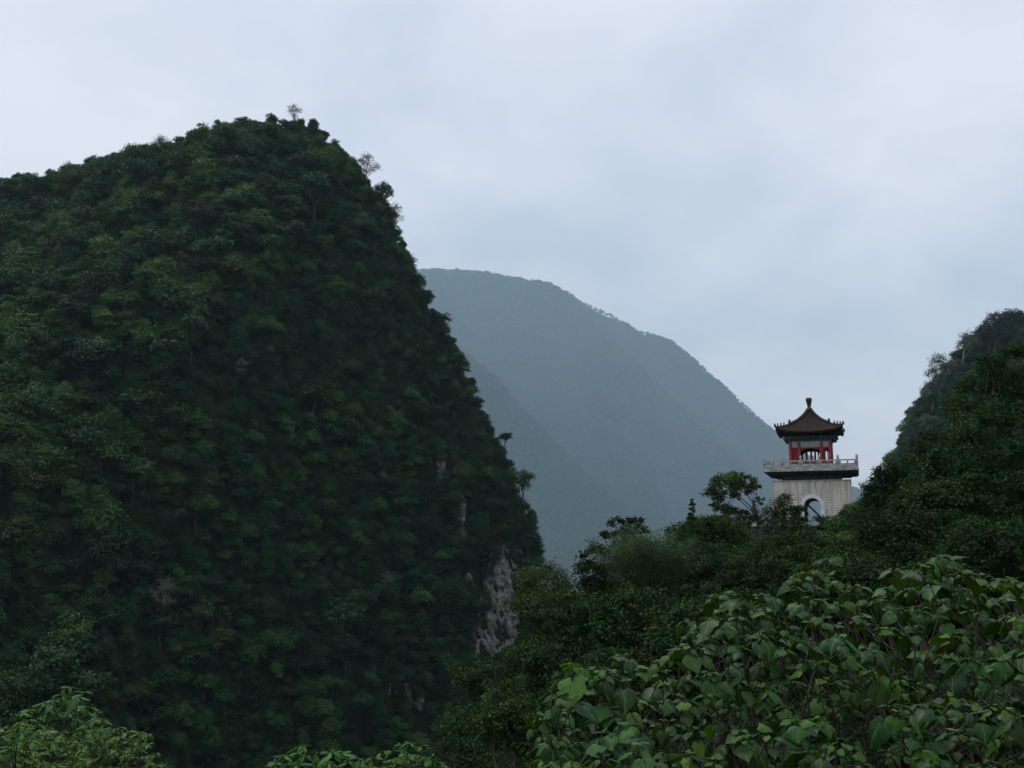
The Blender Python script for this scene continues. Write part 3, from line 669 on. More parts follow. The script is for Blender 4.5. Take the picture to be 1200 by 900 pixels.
for sgn in (-1, 1):                                       # white arch surround, front and back
    g_ = Geo(); a0, a1 = 0.975, 1.43; n = 22; V = []; fs = []
    prof = lambda a: [(-a, 0.0), (-a, 1.2)] + [(-a * math.cos(math.pi * i / n), 2.3 + a * math.sin(math.pi * i / n)) for i in range(n + 1)] + [(a, 1.2), (a, 0.0)]
    pi_, po = prof(a0), prof(a1); m_ = len(pi_)
    fy = lambda z: (9.72 + (9.0 - 9.72) * z / BH) / 2
    for (lst, off) in ((pi_, 0.09), (po, 0.09), (pi_, -0.25), (po, -0.25)):
        for x, z in lst: V.append((x, sgn * (fy(z) + off), z))
    for i in range(m_ - 1):
        fs += [(i, i + 1, m_ + i + 1, m_ + i), (m_ + i, m_ + i + 1, 3 * m_ + i + 1, 3 * m_ + i), (i + 1, i, 2 * m_ + i, 2 * m_ + i + 1)]
    g_.add(V, fs); g_.build("arch_surround", M_white, T)
# stair inside the passage, with a slanting string and treads
g_ = Geo()
for i in range(9):
    g_.box((-0.75 + i * 0.19, 0.6, 2.75 - i * 0.2), (0.24, 1.1, 0.05))
g_.tube([(-0.95, 0.02, 2.9), (0.95, 0.02, 0.92)], 0.10, 6); g_.tube([(-0.95, 1.2, 2.9), (0.95, 1.2, 0.92)], 0.10, 6)
g_.tube([(0.86, 0.02, 0.0), (0.86, 0.02, 1.6)], 0.045, 6)
g_.build("stair", M_stair, T)
# cornice of the base, neck, flared soffit and balcony slab
g_ = Geo(); g_.box((0, 0, BH + 0.06), (9.2, 9.2, 0.12)); g_.build("cornice", M_marble, T)
g_ = Geo(); g_.box((0, 0, BH + 0.42), (7.0, 7.0, 0.60)); g_.build("neck", M_slab, T)
g_ = Geo()
lv = [(3.55, 5.975), (3.75, 6.02), (4.6, 6.06), (4.75, 6.20), (5.35, 6.26), (5.45, 6.38)]
V = []; fs = []
for (hw, z) in lv: V += [(-hw, -hw, z), (hw, -hw, z), (hw, hw, z), (-hw, hw, z)]
for i in range(len(lv) - 1):
    for k in range(4): fs.append((i * 4 + k, i * 4 + (k + 1) % 4, i * 4 + 4 + (k + 1) % 4, i * 4 + 4 + k))
fs.append((3, 2, 1, 0)); fs.append(tuple(range(len(V) - 4, len(V)))); g_.add(V, fs)
g_.build("soffit", M_slab, T)
for sx_ in range(-3, 4):                                  # cantilever brackets beneath the balcony
    for (ax, sg) in ((0, -1), (0, 1), (1, -1), (1, 1)):
        pass
g_ = Geo(); g_.box((0, 0, 6.52), (11.1, 11.1, 0.27)); g_.build("balcony_slab", M_marble, T)
def post_geo(h, w, g_=None):
    g_ = g_ or Geo()
    g_.box((0, 0, h * 0.34), (w, w, h * 0.68)); g_.box((0, 0, h * 0.70), (w * 1.25, w * 1.25, h * 0.05))
    g_.lathe([(w * 0.36, h * 0.72), (w * 0.5, h * 0.78), (w * 0.52, h * 0.92), (w * 0.42, h * 0.97), (w * 0.15, h)], n=10)
    return g_
def panel_geo(L, h, lowh, t=0.13, vase=True):
    g_ = Geo()
    g_.box((0, 0, lowh / 2), (L, t, lowh)); g_.box((0, 0, lowh * 0.5), (L * 0.86, t + 0.05, lowh * 0.55))
    g_.box((0, 0, h - 0.08), (L, t + 0.06, 0.15))
    for x in ((-L / 2 + 0.09, 0, L / 2 - 0.09) if vase else (0,)):
        g_.lathe([(0.07, lowh), (0.11, lowh + (h - lowh) * 0.3), (0.06, lowh + (h - lowh) * 0.6), (0.12, h - 0.16)], (x, 0, 0), 8)
    return g_
def balustrade(parent, half, zb, nbay, ph, pw, h, lowh, m, sides=(0, 1, 2, 3), hy=None):
    hy = hy or half
    pm = post_geo(ph, pw).mesh("baluster_post", m)
    seg = 2 * half / nbay; segy = 2 * hy / nbay
    pan = {0: panel_geo(seg - pw, h, lowh).mesh("railing_panel", m), 1: panel_geo(segy - pw, h, lowh).mesh("railing_panel", m)}
    for s in sides:
        for k in range(nbay):
            t = -1 + 2 * k / nbay; tm = t + 1.0 / nbay
            pos = [(t * half, -hy), (half, t * hy), (-t * half, hy), (-half, -t * hy)][s]
            mid = [(tm * half, -hy), (half, tm * hy), (-tm * half, hy), (-half, -tm * hy)][s]
            obj("baluster_post", pm, parent, (pos[0], pos[1], zb))
            o = obj("railing_panel", pan[s % 2], parent, (mid[0], mid[1], zb)); o.rotation_euler = (0, 0, s * math.pi / 2)
balustrade(T, 5.38, 6.655, 5, 1.55, 0.27, 1.0, 0.55, M_marble)
# pavilion: floor plinth, columns, beams, screens
g_ = Geo(); g_.box((0, 0, 6.75), (6.0, 6.0, 0.19)); g_.build("plinth", M_marble, T)
HO, HI = 2.36, 1.33
colm = Geo().lathe([(0.28, 0), (0.29, 0.12), (0.24, 0.16), (0.225, 0.3), (0.21, 3.3), (0.21, 3.45)], n=14).mesh("column", M_red, True)
cpos = [(x, y) for x in (-HO, -HI, HI, HO) for y in (-HO, HO)] + [(x, y) for x in (-HO, HO) for y in (-HI, HI)]
for x, y in cpos: obj("column", colm, T, (x, y, 6.845))
for s in range(4):
    rot = Matrix.Rotation(s * math.pi / 2, 3, "Z")
    def sidepart(g2, name, m): 
        g2.v = [tuple(rot @ Vector(p)) for p in g2.v]; return g2.build(name, m, T)
    g2 = Geo(); g2.box((0, -HO, 9.93), (2 * HO - 0.36, 0.26, 0.42)); sidepart(g2, "painted_beam", M_teal)
    for (xc, L) in ((-(HO + HI) / 2, HO - HI - 0.36), (0, 2 * HI - 0.36), ((HO + HI) / 2, HO - HI - 0.36)):
        g2 = Geo(); g2.box((xc, -HO, 9.57), (L, 0.14, 0.30)); g2.box((xc, -HO - 0.09, 9.57), (L * 0.8, 0.06, 0.16)); sidepart(g2, "frieze_panel", M_teal)
        g2 = Geo()                                        # hanging fascia with a shallow arch cut
        n = 12; V = []; fs = []
        for yy in (-HO - 0.05, -HO + 0.05):
            for i in range(n + 1):
                t = -1 + 2 * i / n; V += [(xc + t * L / 2, yy, 9.418), (xc + t * L / 2, yy, 9.30 - 0.34 * abs(t) ** 2.5)]
        for i in range(n):
            fs += [(2 * i, 2 * i + 1, 2 * i + 3, 2 * i + 2), (2 * n + 2 + 2 * i + 1, 2 * n + 2 + 2 * i, 2 * n + 4 + 2 * i, 2 * n + 5 + 2 * i), (2 * i + 1, 2 * n + 3 + 2 * i, 2 * n + 5 + 2 * i, 2 * i + 3)]
        g2.add(V, fs); sidepart(g2, "hanging_fascia", M_darkred)
        g2 = Geo(); g2.box((xc, -HO, 7.30), (L, 0.1, 0.90)); g2.box((xc, -HO, 7.79), (L, 0.2, 0.08))   # low red seat rail
        sidepart(g2, "seat_rail", M_red)
# inner screens: slatted red frame of the bell stand and the closed stair corner
g2 = Geo()
for x in (-0.62, -0.05, 0.42, 0.82): g2.box((x, 0.9, 8.2), (0.24, 0.14, 2.7))
g2.box((0.1, 0.9, 9.3), (2.4, 0.18, 0.3)); g2.box((0.1, 0.9, 7.5), (2.4, 0.12, 0.6)); g2.build("bell_frame", M_red, T)
g2 = Geo(); g2.box((-1.86, 0.4, 8.2), (0.80, 2.6, 2.7)); g2.build("stair_enclosure", M_red, T)
g2 = Geo(); g2.box((1.52, HO - 0.3, 8.2), (0.3, 0.1, 2.7)); g2.box((1.98, 0.5, 8.2), (0.14, 0.5, 2.7)); g2.build("lattice_screen", M_red, T)
g2 = Geo(); g2.box((-(HO + HI) / 2, -HO + 0.12, 8.2), (0.66, 0.06, 2.5)); g2.build("door_panel", M_darkred, T)
g2 = Geo(); g2.box(((HO + HI) / 2 - 0.19, -HO + 0.12, 8.2), (0.26, 0.06, 2.5)); g2.build("door_panel", M_darkred, T)
g2 = Geo(); g2.box((0, 0, 10.22), (5.2, 5.2, 0.14)); g2.build("ceiling_panel", M_bracket, T)
# bracket sets under the eaves
bm_ = Geo(); bm_.box((0, 0, 0.08), (0.26, 0.26, 0.16), taper=1.25); bm_.box((0, -0.05, 0.24), (0.95, 0.14, 0.14)); bm_.box((0, -0.28, 0.24), (0.14, 0.95, 0.14))
bm_.box((-0.4, -0.05, 0.36), (0.2, 0.2, 0.1)); bm_.box((0.4, -0.05, 0.36), (0.2, 0.2, 0.1)); bm_.box((0, -0.6, 0.36), (0.2, 0.2, 0.1)); bm_.box((0, -0.6, 0.46), (0.8, 0.14, 0.12)); bm_.box((0, -0.4, 0.5), (0.14, 1.1, 0.12))
bme = bm_.mesh("bracket_set", M_bracket)
for s in range(4):
    for x in (-HO, -1.84, -HI, -0.45, 0.45, HI, 1.84):
        p = Matrix.Rotation(s * math.pi / 2, 3, "Z") @ Vector((x, -HO - 0.02, 10.145)); o = obj("bracket_set", bme, T, p); o.rotation_euler = (0, 0, s * math.pi / 2)
g2 = Geo(); g2.box((0, 0, 10.55), (4.5, 4.5, 0.5)); g2.build("bracket_backing", M_bracket, T)
# roof: concave four-sided tiled roof with upturned corners
pw_ = [0.0, 0.22, 0.45, 0.8, 1.22, 1.75, 2.33, 3.08, 4.0]; pz_ = [14.5, 14.22, 13.82, 13.40, 12.95, 12.58, 12.24, 11.92, 11.74]
def roof_z(w, t, low=0.0):
    return np.interp(w, pw_, pz_) - 0.52 * (1 - np.abs(t) ** 3) * (w / 4.0) ** 2 - low
nt, nw = 168, 30
tt, ww = np.meshgrid(np.linspace(-1, 1, nt + 1), np.linspace(0.12, 4.0, nw))
g_faces = []; g_verts = []
for s in range(4):
    x = tt * ww; y = -ww * (1 - 0.03 * (1 - tt ** 2) * (ww / 4.0) ** 2)
    z = roof_z(ww, tt) + 0.075 * np.abs(np.cos(np.pi * x / 0.29)) * np.clip(ww / 0.8, 0, 1) 
    c, sn = math.cos(s * math.pi / 2), math.sin(s * math.pi / 2)
    top = np.stack([c * x - sn * y, sn * x + c * y, z], 2)
    ub = np.clip((ww - 2.2) / 1.95, 0, 1)
    zb = roof_z(ww, tt) - 0.22
    bot = np.stack([c * x - sn * y, sn * x + c * y, zb], 2)
    i = np.arange(nw * (nt + 1)).reshape(nw, nt + 1)
    b0 = sum(len(q) for q in g_verts)
    g_verts += [top.reshape(-1, 3), bot.reshape(-1, 3)]
    n0 = nw * (nt + 1)
    q1 = np.stack([i[1:, :-1], i[1:, 1:], i[:-1, 1:], i[:-1, :-1]], 2).reshape(-1, 4) + b0
    q2 = np.stack([i[:-1, :-1], i[:-1, 1:], i[1:, 1:], i[1:, :-1]], 2).reshape(-1, 4) + b0 + n0
    e = i[-1]; q3 = np.stack([e[:-1] + n0, e[1:] + n0, e[1:], e[:-1]], 1) + b0
    g_faces += [q1, q2, q3]
RV = np.vstack(g_verts); RQ = np.vstack(g_faces)
roof = obj("roof", mesh_np("roof", RV, RQ, mats=[M_tile]), T)
g2 = Geo()                                                 # rafters under the eaves
for s in range(4):
    rot = Matrix.Rotation(s * math.pi / 2, 3, "Z")
    for k in range(27):
        x = -3.6 + 7.2 * k / 26; t = x / 3.87
        w0 = max(2.3, abs(x) + 0.1); p0 = Vector((x, -w0, float(roof_z(w0, x / w0)) - 0.30)); p1 = Vector((x * 1.02, -3.87, float(roof_z(3.87, t)) - 0.30))
        if p0.y > p1.y + 0.1: g2.tube([rot @ p0, rot @ p1], 0.055, 5)
g2.build("rafters", M_bracket, T)
for s in range(4):                                         # hip ridges with their small figures
    rot = Matrix.Rotation(s * math.pi / 2, 3, "Z")
    def hip(w, up=0.0): return rot @ Vector((w, -w, float(roof_z(w, 1.0)) + up))
    g2 = Geo(); ws = [0.2, 0.5, 0.9, 1.4, 1.9, 2.4]; g2.tube([hip(w, 0.12) for w in ws], 0.15, 8); ws = [2.35, 2.9, 3.4, 3.85, 4.08]; g2.tube([hip(w, 0.08 + (0.06 if w > 4.0 else 0)) for w in ws], [0.11, 0.11, 0.11, 0.11, 0.08], 8)
    hr = g2.build("hip_ridge", M_ridge, T)
    g2 = Geo(); b = hip(2.36, 0.12); g2.lathe([(0.14, 0), (0.2, 0.12), (0.12, 0.3), (0.17, 0.42), (0.05, 0.5)], b, 8); g2.build("ridge_knob", M_ridge, hr)
    for w in (3.0, 3.35, 3.7):
        g2 = Geo(); b = hip(w, 0.14); g2.box((b.x, b.y, b.z + 0.12), (0.16, 0.16, 0.26), math.pi / 4, 0.7); g2.lathe([(0.05, 0), (0.085, 0.06), (0.03, 0.16)], (b.x, b.y, b.z + 0.24), 6); g2.build("ridge_figure", M_ridge, hr)
    g2 = Geo(); b = hip(4.03, 0.1); g2.lathe([(0.1, 0), (0.16, 0.15), (0.1, 0.3), (0.04, 0.45)], b, 8); g2.build("ridge_tip_beast", M_ridge, hr)
g2 = Geo(); g2.lathe([(0.42, 14.2), (0.40, 14.38), (0.24, 14.45), (0.21, 14.62), (0.26, 14.9), (0.34, 15.25), (0.40, 15.5), (0.36, 15.66), (0.2, 15.74), (0.02, 15.76)], n=18)
g2.build("finial", M_ridge, T, True)

# terrace in front of and around the foot of the tower
TR = thing("stone_terrace", "low stone terrace with pale balustrade at the foot of the tower", "terrace", TOWER + Vector((0, 0, 0)), YAW)
g2 = Geo(); g2.box((0, 0, -3.0), (17.0, 14.2, 5.98)); g2.build("platform", M_slab, TR)
g2 = Geo(); g2.box((0, 0, -0.06 + 0.003), (17.3, 14.5, 0.11)); g2.build("paving", M_slab, TR)
balustrade(TR, 8.3, 0.0, 7, 1.35, 0.27, 0.95, 0.5, M_marble, hy=6.9)
# ------------------------------------------------------------------ wood on the near side of the gorge
MID = []
def mid_proto(name, lobes, n, size, asp, m, height, r0, second=0.0, mats=None, **kw):
    rng = np.random.default_rng(400 + len(MID))
    cm = crown_mesh(name + "_crown", lobes, n, size, asp, rng, mats or [m], second=second, **kw)
    tm = trunk_geo(lobes, height, r0, rng).mesh(name + "_trunk", M_bark)
    MID.append(dict(name=name, crown=cm, trunk=tm, root=None))
q = np.random.default_rng(12)
mid_proto("broadleaf_tree", rand_lobes(q, 8, 3.0, 2.5, 4.6), 8500, 0.24, 0.55, M_mid, 4.2, 0.17, clump=0.17, per=44, fill=0.2)
mid_proto("broadleaf_tree", rand_lobes(q, 9, 3.2, 2.2, 4.2, flat=0.55), 8500, 0.22, 0.5, M_mid, 4.0, 0.16, clump=0.17, per=44, fill=0.2)
mid_proto("broadleaf_tree", rand_lobes(q, 9, 2.6, 4.5, 5.2), 8500, 0.22, 0.5, M_mid, 5.0, 0.17, clump=0.19, per=40, fill=0.2)
mid_proto("bush", rand_lobes(q, 7, 2.4, 1.5, 1.7, flat=0.7), 7000, 0.19, 0.5, M_mid, 1.6, 0.09, clump=0.17, per=44, fill=0.2)
mid_proto("broadleaf_tree", rand_lobes(q, 8, 2.8, 2.2, 4.2), 8000, 0.22, 0.5, M_olive, 4.0, 0.15, clump=0.17, per=44, fill=0.2)
mid_proto("bush", rand_lobes(q, 7, 2.4, 1.5, 1.7, flat=0.7), 7000, 0.18, 0.5, M_fresh, 1.6, 0.09, clump=0.17, per=44, fill=0.2)
def mid_place(k, loc, s, rz, label, group, cat, sz=1.0):
    p = MID[k]; scv = (s, s, s * sz)
    if p["root"] is None:
        r = thing(p["name"], label, cat, loc, rz, group); r.scale = scv
        obj("trunk", p["trunk"], r); obj("crown", p["crown"], r); p["root"] = r; return r
    return dup(p["root"], loc, rz, scv, label, group, cat)
SKU = [-100, 500, 520, 545, 575, 600, 620, 640, 665, 690, 720, 760, 800, 840, 870, 905, 935, 960, 990, 1010, 1030, 1060, 1100, 1130, 1160, 1200, 1300]
SKV = [960, 905, 865, 805, 775, 745, 700, 680, 702, 690, 655, 636, 616, 612, 626, 612, 622, 634, 618, 592, 556, 556, 518, 474, 440, 412, 340]
BKU = [1050, 1060, 1075, 1090, 1110, 1140, 1165, 1200, 1300]; BKV = [560, 532, 492, 446, 430, 402, 376, 366, 320]
mh = [7.0, 6.2, 8.6, 3.2, 6.4, 3.2]
rng = np.random.default_rng(99); placed = []; cand = []
ZONES = [  # (test, label stem, group stem)
 ("back", "hazy dark tree on the farther slope right of the tower", "trees on the farther right slope"),
 ("right", "dark tree on the slope rising right of the tower", "trees on the slope right of the tower"),
 ("low", "dark tree in the gorge wood between the cliff and the broad-leaved bushes", "trees in the gorge wood"),
 ("spur", "dark tree on the spur left of and below the tower", "trees on the spur below the tower")]
REG = [("low", 120, 505, 700, 38, 140), ("spur", 100, 640, 990, 55, 118), ("right", 110, 985, 1240, 50, 128)]
tries = 0; quota = {r[0]: 0 for r in REG}
while tries < 60000:
    tries += 1
    rname, want, ua, ub_, ya, yb = REG[tries % 3]
    if quota[rname] >= want: continue
    uu = rng.uniform(ua, ub_); Y = rng.uniform(ya, yb)
    x = (uu - 600) / F * Y * 1.01; z = float(ground_z(np.array([x]), np.array([Y]))[0])
    k = int(rng.choice(6, p=[0.26, 0.24, 0.18, 0.18, 0.04, 0.10])); s = rng.uniform(0.65, 1.15)
    if math.hypot(x - TOWER.x, Y - TOWER.y) < 12.5: continue
    up_, vp, _ = proj([(x, Y, z + mh[k] * s)]); ut, vt = float(up_[0]), float(vp[0])
    sky_ = np.interp(ut, BKU, BKV) if (Y > 140 and ut > 1052) else np.interp(ut, SKU, SKV)
    rpx = 2.6 * s / Y * F
    lim = max(sky_, min(np.interp(ut - rpx * 0.6, SKU, SKV), 950) - 25 if Y < 140 else 0)
    if vt < lim - 2:                                    # too tall for its place: shrink it or leave it out
        s2 = s * (0.7 if rname != "back" else 0.5); _, vp2, _ = proj([(x, Y, z + mh[k] * s2)])
        if float(vp2[0]) < lim - 2: continue
        s = s2; vt = float(vp2[0])
    ub, vb, _ = proj([(x, Y, z)])
    if vt > 900: continue
    if uu > 640 and vt > np.interp(uu, [640, 680, 800, 900, 960, 1080, 1200], [830, 790, 745, 700, 670, 660, 680]) and Y < 100: continue   # behind the broad-leaved bushes
    if any((x - a) ** 2 + (Y - b) ** 2 < ((0.95 if rname != 'back' else 0.8) * (s + c)) ** 2 for a, b, c in placed): continue
    placed.append((x, Y, s)); quota[rname] += 1
    zn = "back" if Y > 140 and ut > 1052 else "right" if ut > 985 else "spur" if ut > 690 else "low"
    cand.append((Y, x, z, k, s, zn, rng.uniform(0, 6.28), rng.uniform(0.85, 1.1)))
# leave out trees wholly hidden behind nearer ones (coarse depth pass over the picture)
cover = np.zeros((150, 200), bool); vv_, uu_ = np.mgrid[0:150, 0:200] * 6.0 + 3
for Y, x, z, k, s, zn, rz, sz in sorted(cand):
    cu, cv_, _ = proj([(x, Y, z + mh[k] * s * 0.62)]); ru = 3.0 * s / Y * F; rv_ = mh[k] * s * 0.42 / Y * F
    m_ = ((uu_ - cu[0]) / ru) ** 2 + ((vv_ - cv_[0]) / rv_) ** 2 < 1
    if m_.sum() == 0 or (m_ & ~cover).sum() < 0.10 * m_.sum(): continue
    cover |= ((uu_ - cu[0]) / (ru * 0.8)) ** 2 + ((vv_ - cv_[0]) / (rv_ * 0.8)) ** 2 < 1
    _, lab, grp = next(zq for zq in ZONES if zq[0] == zn)
    if k in (3, 5): lab = lab.replace("tree", "bush" if k == 3 else "fresh green bush").replace("dark fresh", "fresh"); grp = grp.replace("trees", "bushes" if k == 3 else "fresh bushes")
    if k == 4: lab = lab.replace("dark tree", "olive green tree"); grp = "olive " + grp
    mid_place(k, (x, Y, z - 0.3), s, rz, lab, grp, "bush" if k in (3, 5) else "tree", sz)
print("mid trees", quota)

# trees with a look of their own
def on_side(x, y): return side.z(x, y)
def own_tree(name, label, cat, Y, lobes_px, n, leaf, m, trunk_u, r0=0.14, asp=0.5, seed=0, bark=None, group=None, mats=None, second=0.0, clump=0.18, base_v=None, per=26, depth=0.8, trunk_top=None, flat=0.85, ground=None, **kw):
    """crown lobes given by photo position and half sizes, at distance Y; trunk from the ground up"""
    rng = np.random.default_rng(700 + seed); px = Y / F
    b = P(trunk_u, base_v or 640, Y); zb = float((ground or ground_z)(np.array([b.x]), np.array([Y]))[0]); root = Vector((b.x, Y, zb))
    lobes = []
    for (lu, lv_, hu, hv) in lobes_px:
        dy_ = rng.uniform(-1, 1) * hu * px * 0.6; c = P(lu, lv_, Y); lobes.append(((c.x - root.x, dy_, c.z - zb), (hu * px, hu * px * depth, hv * px)))
    o = thing(name, label, cat, root, 0, group)
    zc = [l[0][2] for l in lobes]; tt_ = trunk_top or None
    if tt_: tp = P(tt_[0], tt_[1], Y); lean = (tp.x - root.x, 0); H = tp.z - zb
    else: lean = (float(np.mean([l[0][0] for l in lobes])) * 0.7, 0); H = max(0.5, min(zc) * 0.9)
    trunk_geo(lobes, H, r0, rng, lean).build("trunk", bark or M_bark, o)
    cm = crown_mesh(name + "_crown", lobes, n, leaf, asp, rng, mats or [m], second=second, clump=clump, per=per, flat=flat, **kw)
    obj("crown", cm, o); return o
own_tree("broadleaf_tree", "rounded yellow-green tree at the foot of the near cliff beside the rock face", "tree", 150, [(640, 688, 30, 24), (618, 702, 18, 18), (655, 705, 20, 20), (640, 720, 26, 22), (662, 690, 12, 9), (624, 684, 10, 10), (645, 670, 12, 8)], 7500, 0.36, M_lime, 640, 0.2, seed=1, mats=[M_lime, M_mid], second=0.35, clump=0.24)
own_tree("broadleaf_tree", "slender dark tree with open leaf sprays left of the feathery bamboo", "tree", 75, [(697, 650, 14, 10), (690, 668, 16, 9), (708, 672, 13, 10), (696, 688, 20, 12), (706, 710, 22, 16)], 3600, 0.27, M_mid, 698, 0.11, seed=2, clump=0.24)
own_tree("broadleaf_tree", "airy tree with separate leaf tufts rising above the bamboo against the far mountain", "tree", 79, [(722, 614, 10, 7), (714, 628, 9, 6), (742, 612, 11, 7), (735, 628, 14, 9), (752, 622, 10, 8), (728, 645, 16, 11), (745, 642, 16, 12), (735, 665, 22, 14)], 3600, 0.25, M_mid, 738, 0.10, seed=3, clump=0.24, trunk_top=(734, 655))
def bamboo(label, Y, u0, u1, vtop, vbot, n, seed):
    """clump of thin arching culms with narrow leaves"""
    rng = np.random.default_rng(seed); px = Y / F; b = P((u0 + u1) / 2, 640, Y); zb = float(ground_z(np.array([b.x]), np.array([Y]))[0]); root = Vector((b.x, Y, zb))
    o = thing("bamboo_clump", label, "bamboo", root); g2 = Geo(); C = []; Nn = []; A = []
    for i in range(n):
        uu = rng.uniform(u0, u1); k = abs((uu - (u0 + u1) / 2) / ((u1 - u0) / 2)); tv = vtop + (k ** 2) * 22 + rng.uniform(0, 30)
        t = P(uu, tv, Y); t = Vector((t.x - root.x, rng.uniform(-2.5, 2.5), t.z - zb)); s = Vector((t.x * 0.35 + rng.normal() * 0.2, t.y * 0.3, -0.2))
        d = Vector((t.x * 0.3 + rng.normal() * 0.3, t.y * 0.3 + rng.normal() * 0.3, 0)); pts_ = []
        for j in range(8):
            w = j / 7; pts_.append(s.lerp(t, w) + Vector((0, 0, 1)) * math.sin(math.pi * w) * 0.6 + (d * 1.2 - Vector((0, 0, 0.7))) * max(0, w - 0.7) ** 2 * 8)
        g2.tube(pts_, [0.035, 0.033, 0.03, 0.026, 0.022, 0.016, 0.01, 0.005], 4)
        for j in range(230):
            w = rng.uniform(0.25, 1.0) ** 0.8 * 6.999; a = int(w); p = pts_[a].lerp(pts_[a + 1], w - a)
            sp_ = 0.5 * (1.1 - w / 7) + 0.18; off = rng.normal(size=3) * sp_ * np.array([1, 1, 0.5]); C.append(np.array(p) + off)
            A.append(off + np.array([0, 0, -0.35])); Nn.append(np.array([0, 0, 1]) + rng.normal(size=3) * 0.45)
    C = np.array(C); V, Q = cards(C, unit(np.array(Nn)), 0.26 * rng.uniform(0.6, 1.3, len(C)), 0.16, rng, 0.15, unit(np.array(A)))
    g2.build("culms", M_twig, o); obj("foliage", mesh_np("bamboo_foliage", V, Q, mats=[M_olive_b]), o)
M_olive_b = leaf_mat("bamboo_leaves", (0.025, 0.06, 0.015), (0.065, 0.12, 0.034), obj_var=0.1, hue_var=0.01)
bamboo("feathery green bamboo clump on the spur left of the tower", 74, 700, 812, 606, 720, 110, 5)
own_tree("young_tree", "slim young tree tapering to a point, standing up from the spur left of the tower", "tree", 82, [(811, 590, 3, 6), (813, 600, 5, 7), (809, 609, 7, 7), (814, 617, 8, 7), (811, 628, 11, 9)], 1300, 0.22, M_mid, 812, 0.07, seed=4, trunk_top=(811, 584))
own_tree("umbrella_tree", "flat-topped fresh green tree with leaning forked trunk just left of the tower", "tree", 96,
         [(848, 570, 17, 13), (836, 583, 11, 12), (862, 562, 14, 8), (876, 564, 10, 7), (884, 575, 10, 10), (856, 584, 12, 10), (890, 588, 7, 7), (842, 598, 12, 9), (870, 572, 10, 7), (858, 600, 10, 8), (872, 606, 9, 8), (846, 612, 14, 9), (884, 612, 9, 9), (866, 618, 16, 9)], 8500, 0.24, M_fresh, 895, 0.15, seed=6, clump=0.2, trunk_top=(884, 590), mats=[M_fresh, M_mid], second=0.45, flat=0.7)
own_tree("broadleaf_tree", "rounded dark tree between the feathery bamboo and the flat-topped tree", "tree", 84, [(800, 628, 20, 14), (822, 618, 20, 13), (842, 622, 20, 14), (815, 640, 30, 16), (840, 645, 24, 16)], 8000, 0.22, M_mid, 822, 0.12, seed=19)
own_tree("shrub", "olive shrub under the flat-topped tree at the terrace edge", "shrub", 90, [(852, 622, 22, 14), (838, 634, 18, 14), (866, 632, 18, 13), (852, 645, 24, 14)], 5200, 0.2, M_olive, 852, 0.08, seed=7)
own_tree("flowering_shrub", "dark bushy shrub with faded brownish flower heads in front of the tower arch", "shrub", 100, [(918, 594, 15, 14), (906, 608, 16, 14), (926, 606, 15, 12), (938, 600, 8, 8), (915, 622, 22, 14), (936, 615, 12, 9)], 6500, 0.22, M_mid, 918, 0.1, seed=8, mats=[M_mid, M_blossom], second=0.07)
own_tree("vine_mound", "bright green vine-covered mound sloping down from the right slope below the tower", "vine", 84, [(1000, 604, 16, 12), (985, 620, 18, 12), (968, 638, 18, 12), (1010, 620, 20, 16), (990, 640, 22, 14), (950, 650, 16, 10)], 9000, 0.17, M_fresh, 990, 0.07, seed=9, per=30, mats=[M_fresh, M_mid], second=0.35)
own_tree("broadleaf_tree", "dark ragged tree with drooping side twigs at the right edge of the tower base", "tree", 82, [(1030, 558, 12, 10), (1020, 572, 12, 9), (1044, 556, 16, 14), (1030, 585, 20, 16), (1058, 578, 22, 18)], 7000, 0.22, M_mid, 1042, 0.14, seed=10, low=-0.9)
own_tree("broadleaf_tree", "tall dark tree near the right frame edge in front of the hazy slope", "tree", 84, [(1160, 432, 18, 14), (1185, 418, 22, 14), (1145, 455, 20, 16), (1180, 450, 28, 20), (1125, 485, 22, 18), (1165, 485, 30, 20)], 10000, 0.24, M_mid, 1165, 0.2, seed=11, mats=[M_mid, M_fresh], second=0.12)
own_tree("broadleaf_tree", "olive-leaved tree low on the right slope above the broad-leaved bushes", "tree", 60, [(1155, 590, 22, 18), (1140, 610, 20, 16), (1175, 605, 24, 18), (1160, 628, 30, 18)], 8000, 0.16, M_olive, 1160, 0.12, seed=12)
own_tree("broadleaf_tree", "dark green tree in the middle of the right slope above the vine-covered mound", "tree", 80, [(1090, 525, 22, 18), (1075, 545, 22, 18), (1108, 545, 24, 18), (1095, 570, 30, 20), (1080, 600, 28, 18)], 9000, 0.24, M_mid, 1092, 0.16, seed=13)
own_tree("pale_tree", "pale grey feathery tree on the skyline of the farther right slope, lower one", "tree", 612, [(1100, 425, 10, 9), (1092, 440, 9, 9), (1110, 436, 10, 9), (1098, 455, 12, 10), (1088, 462, 8, 8)], 2600, 1.15, M_pale, 1102, 0.45, seed=14, bark=M_palebark, group="pale trees on the right skyline", clump=0.3, ground=on_side)
own_tree("pale_tree", "pale grey feathery tree on the skyline of the farther right slope, upper one", "tree", 612, [(1134, 398, 10, 7), (1127, 406, 8, 6), (1142, 405, 8, 7)], 1500, 1.15, M_pale, 1136, 0.4, seed=15, bark=M_palebark, group="pale trees on the right skyline", clump=0.3, ground=on_side)
own_tree("broadleaf_tree", "dark tree topping the skyline of the farther right slope at the frame edge", "tree", 612, [(1168, 374, 14, 9), (1190, 372, 16, 10), (1180, 390, 22, 14), (1158, 392, 14, 12)], 5000, 1.25, M_forest, 1176, 0.6, seed=16, ground=on_side)
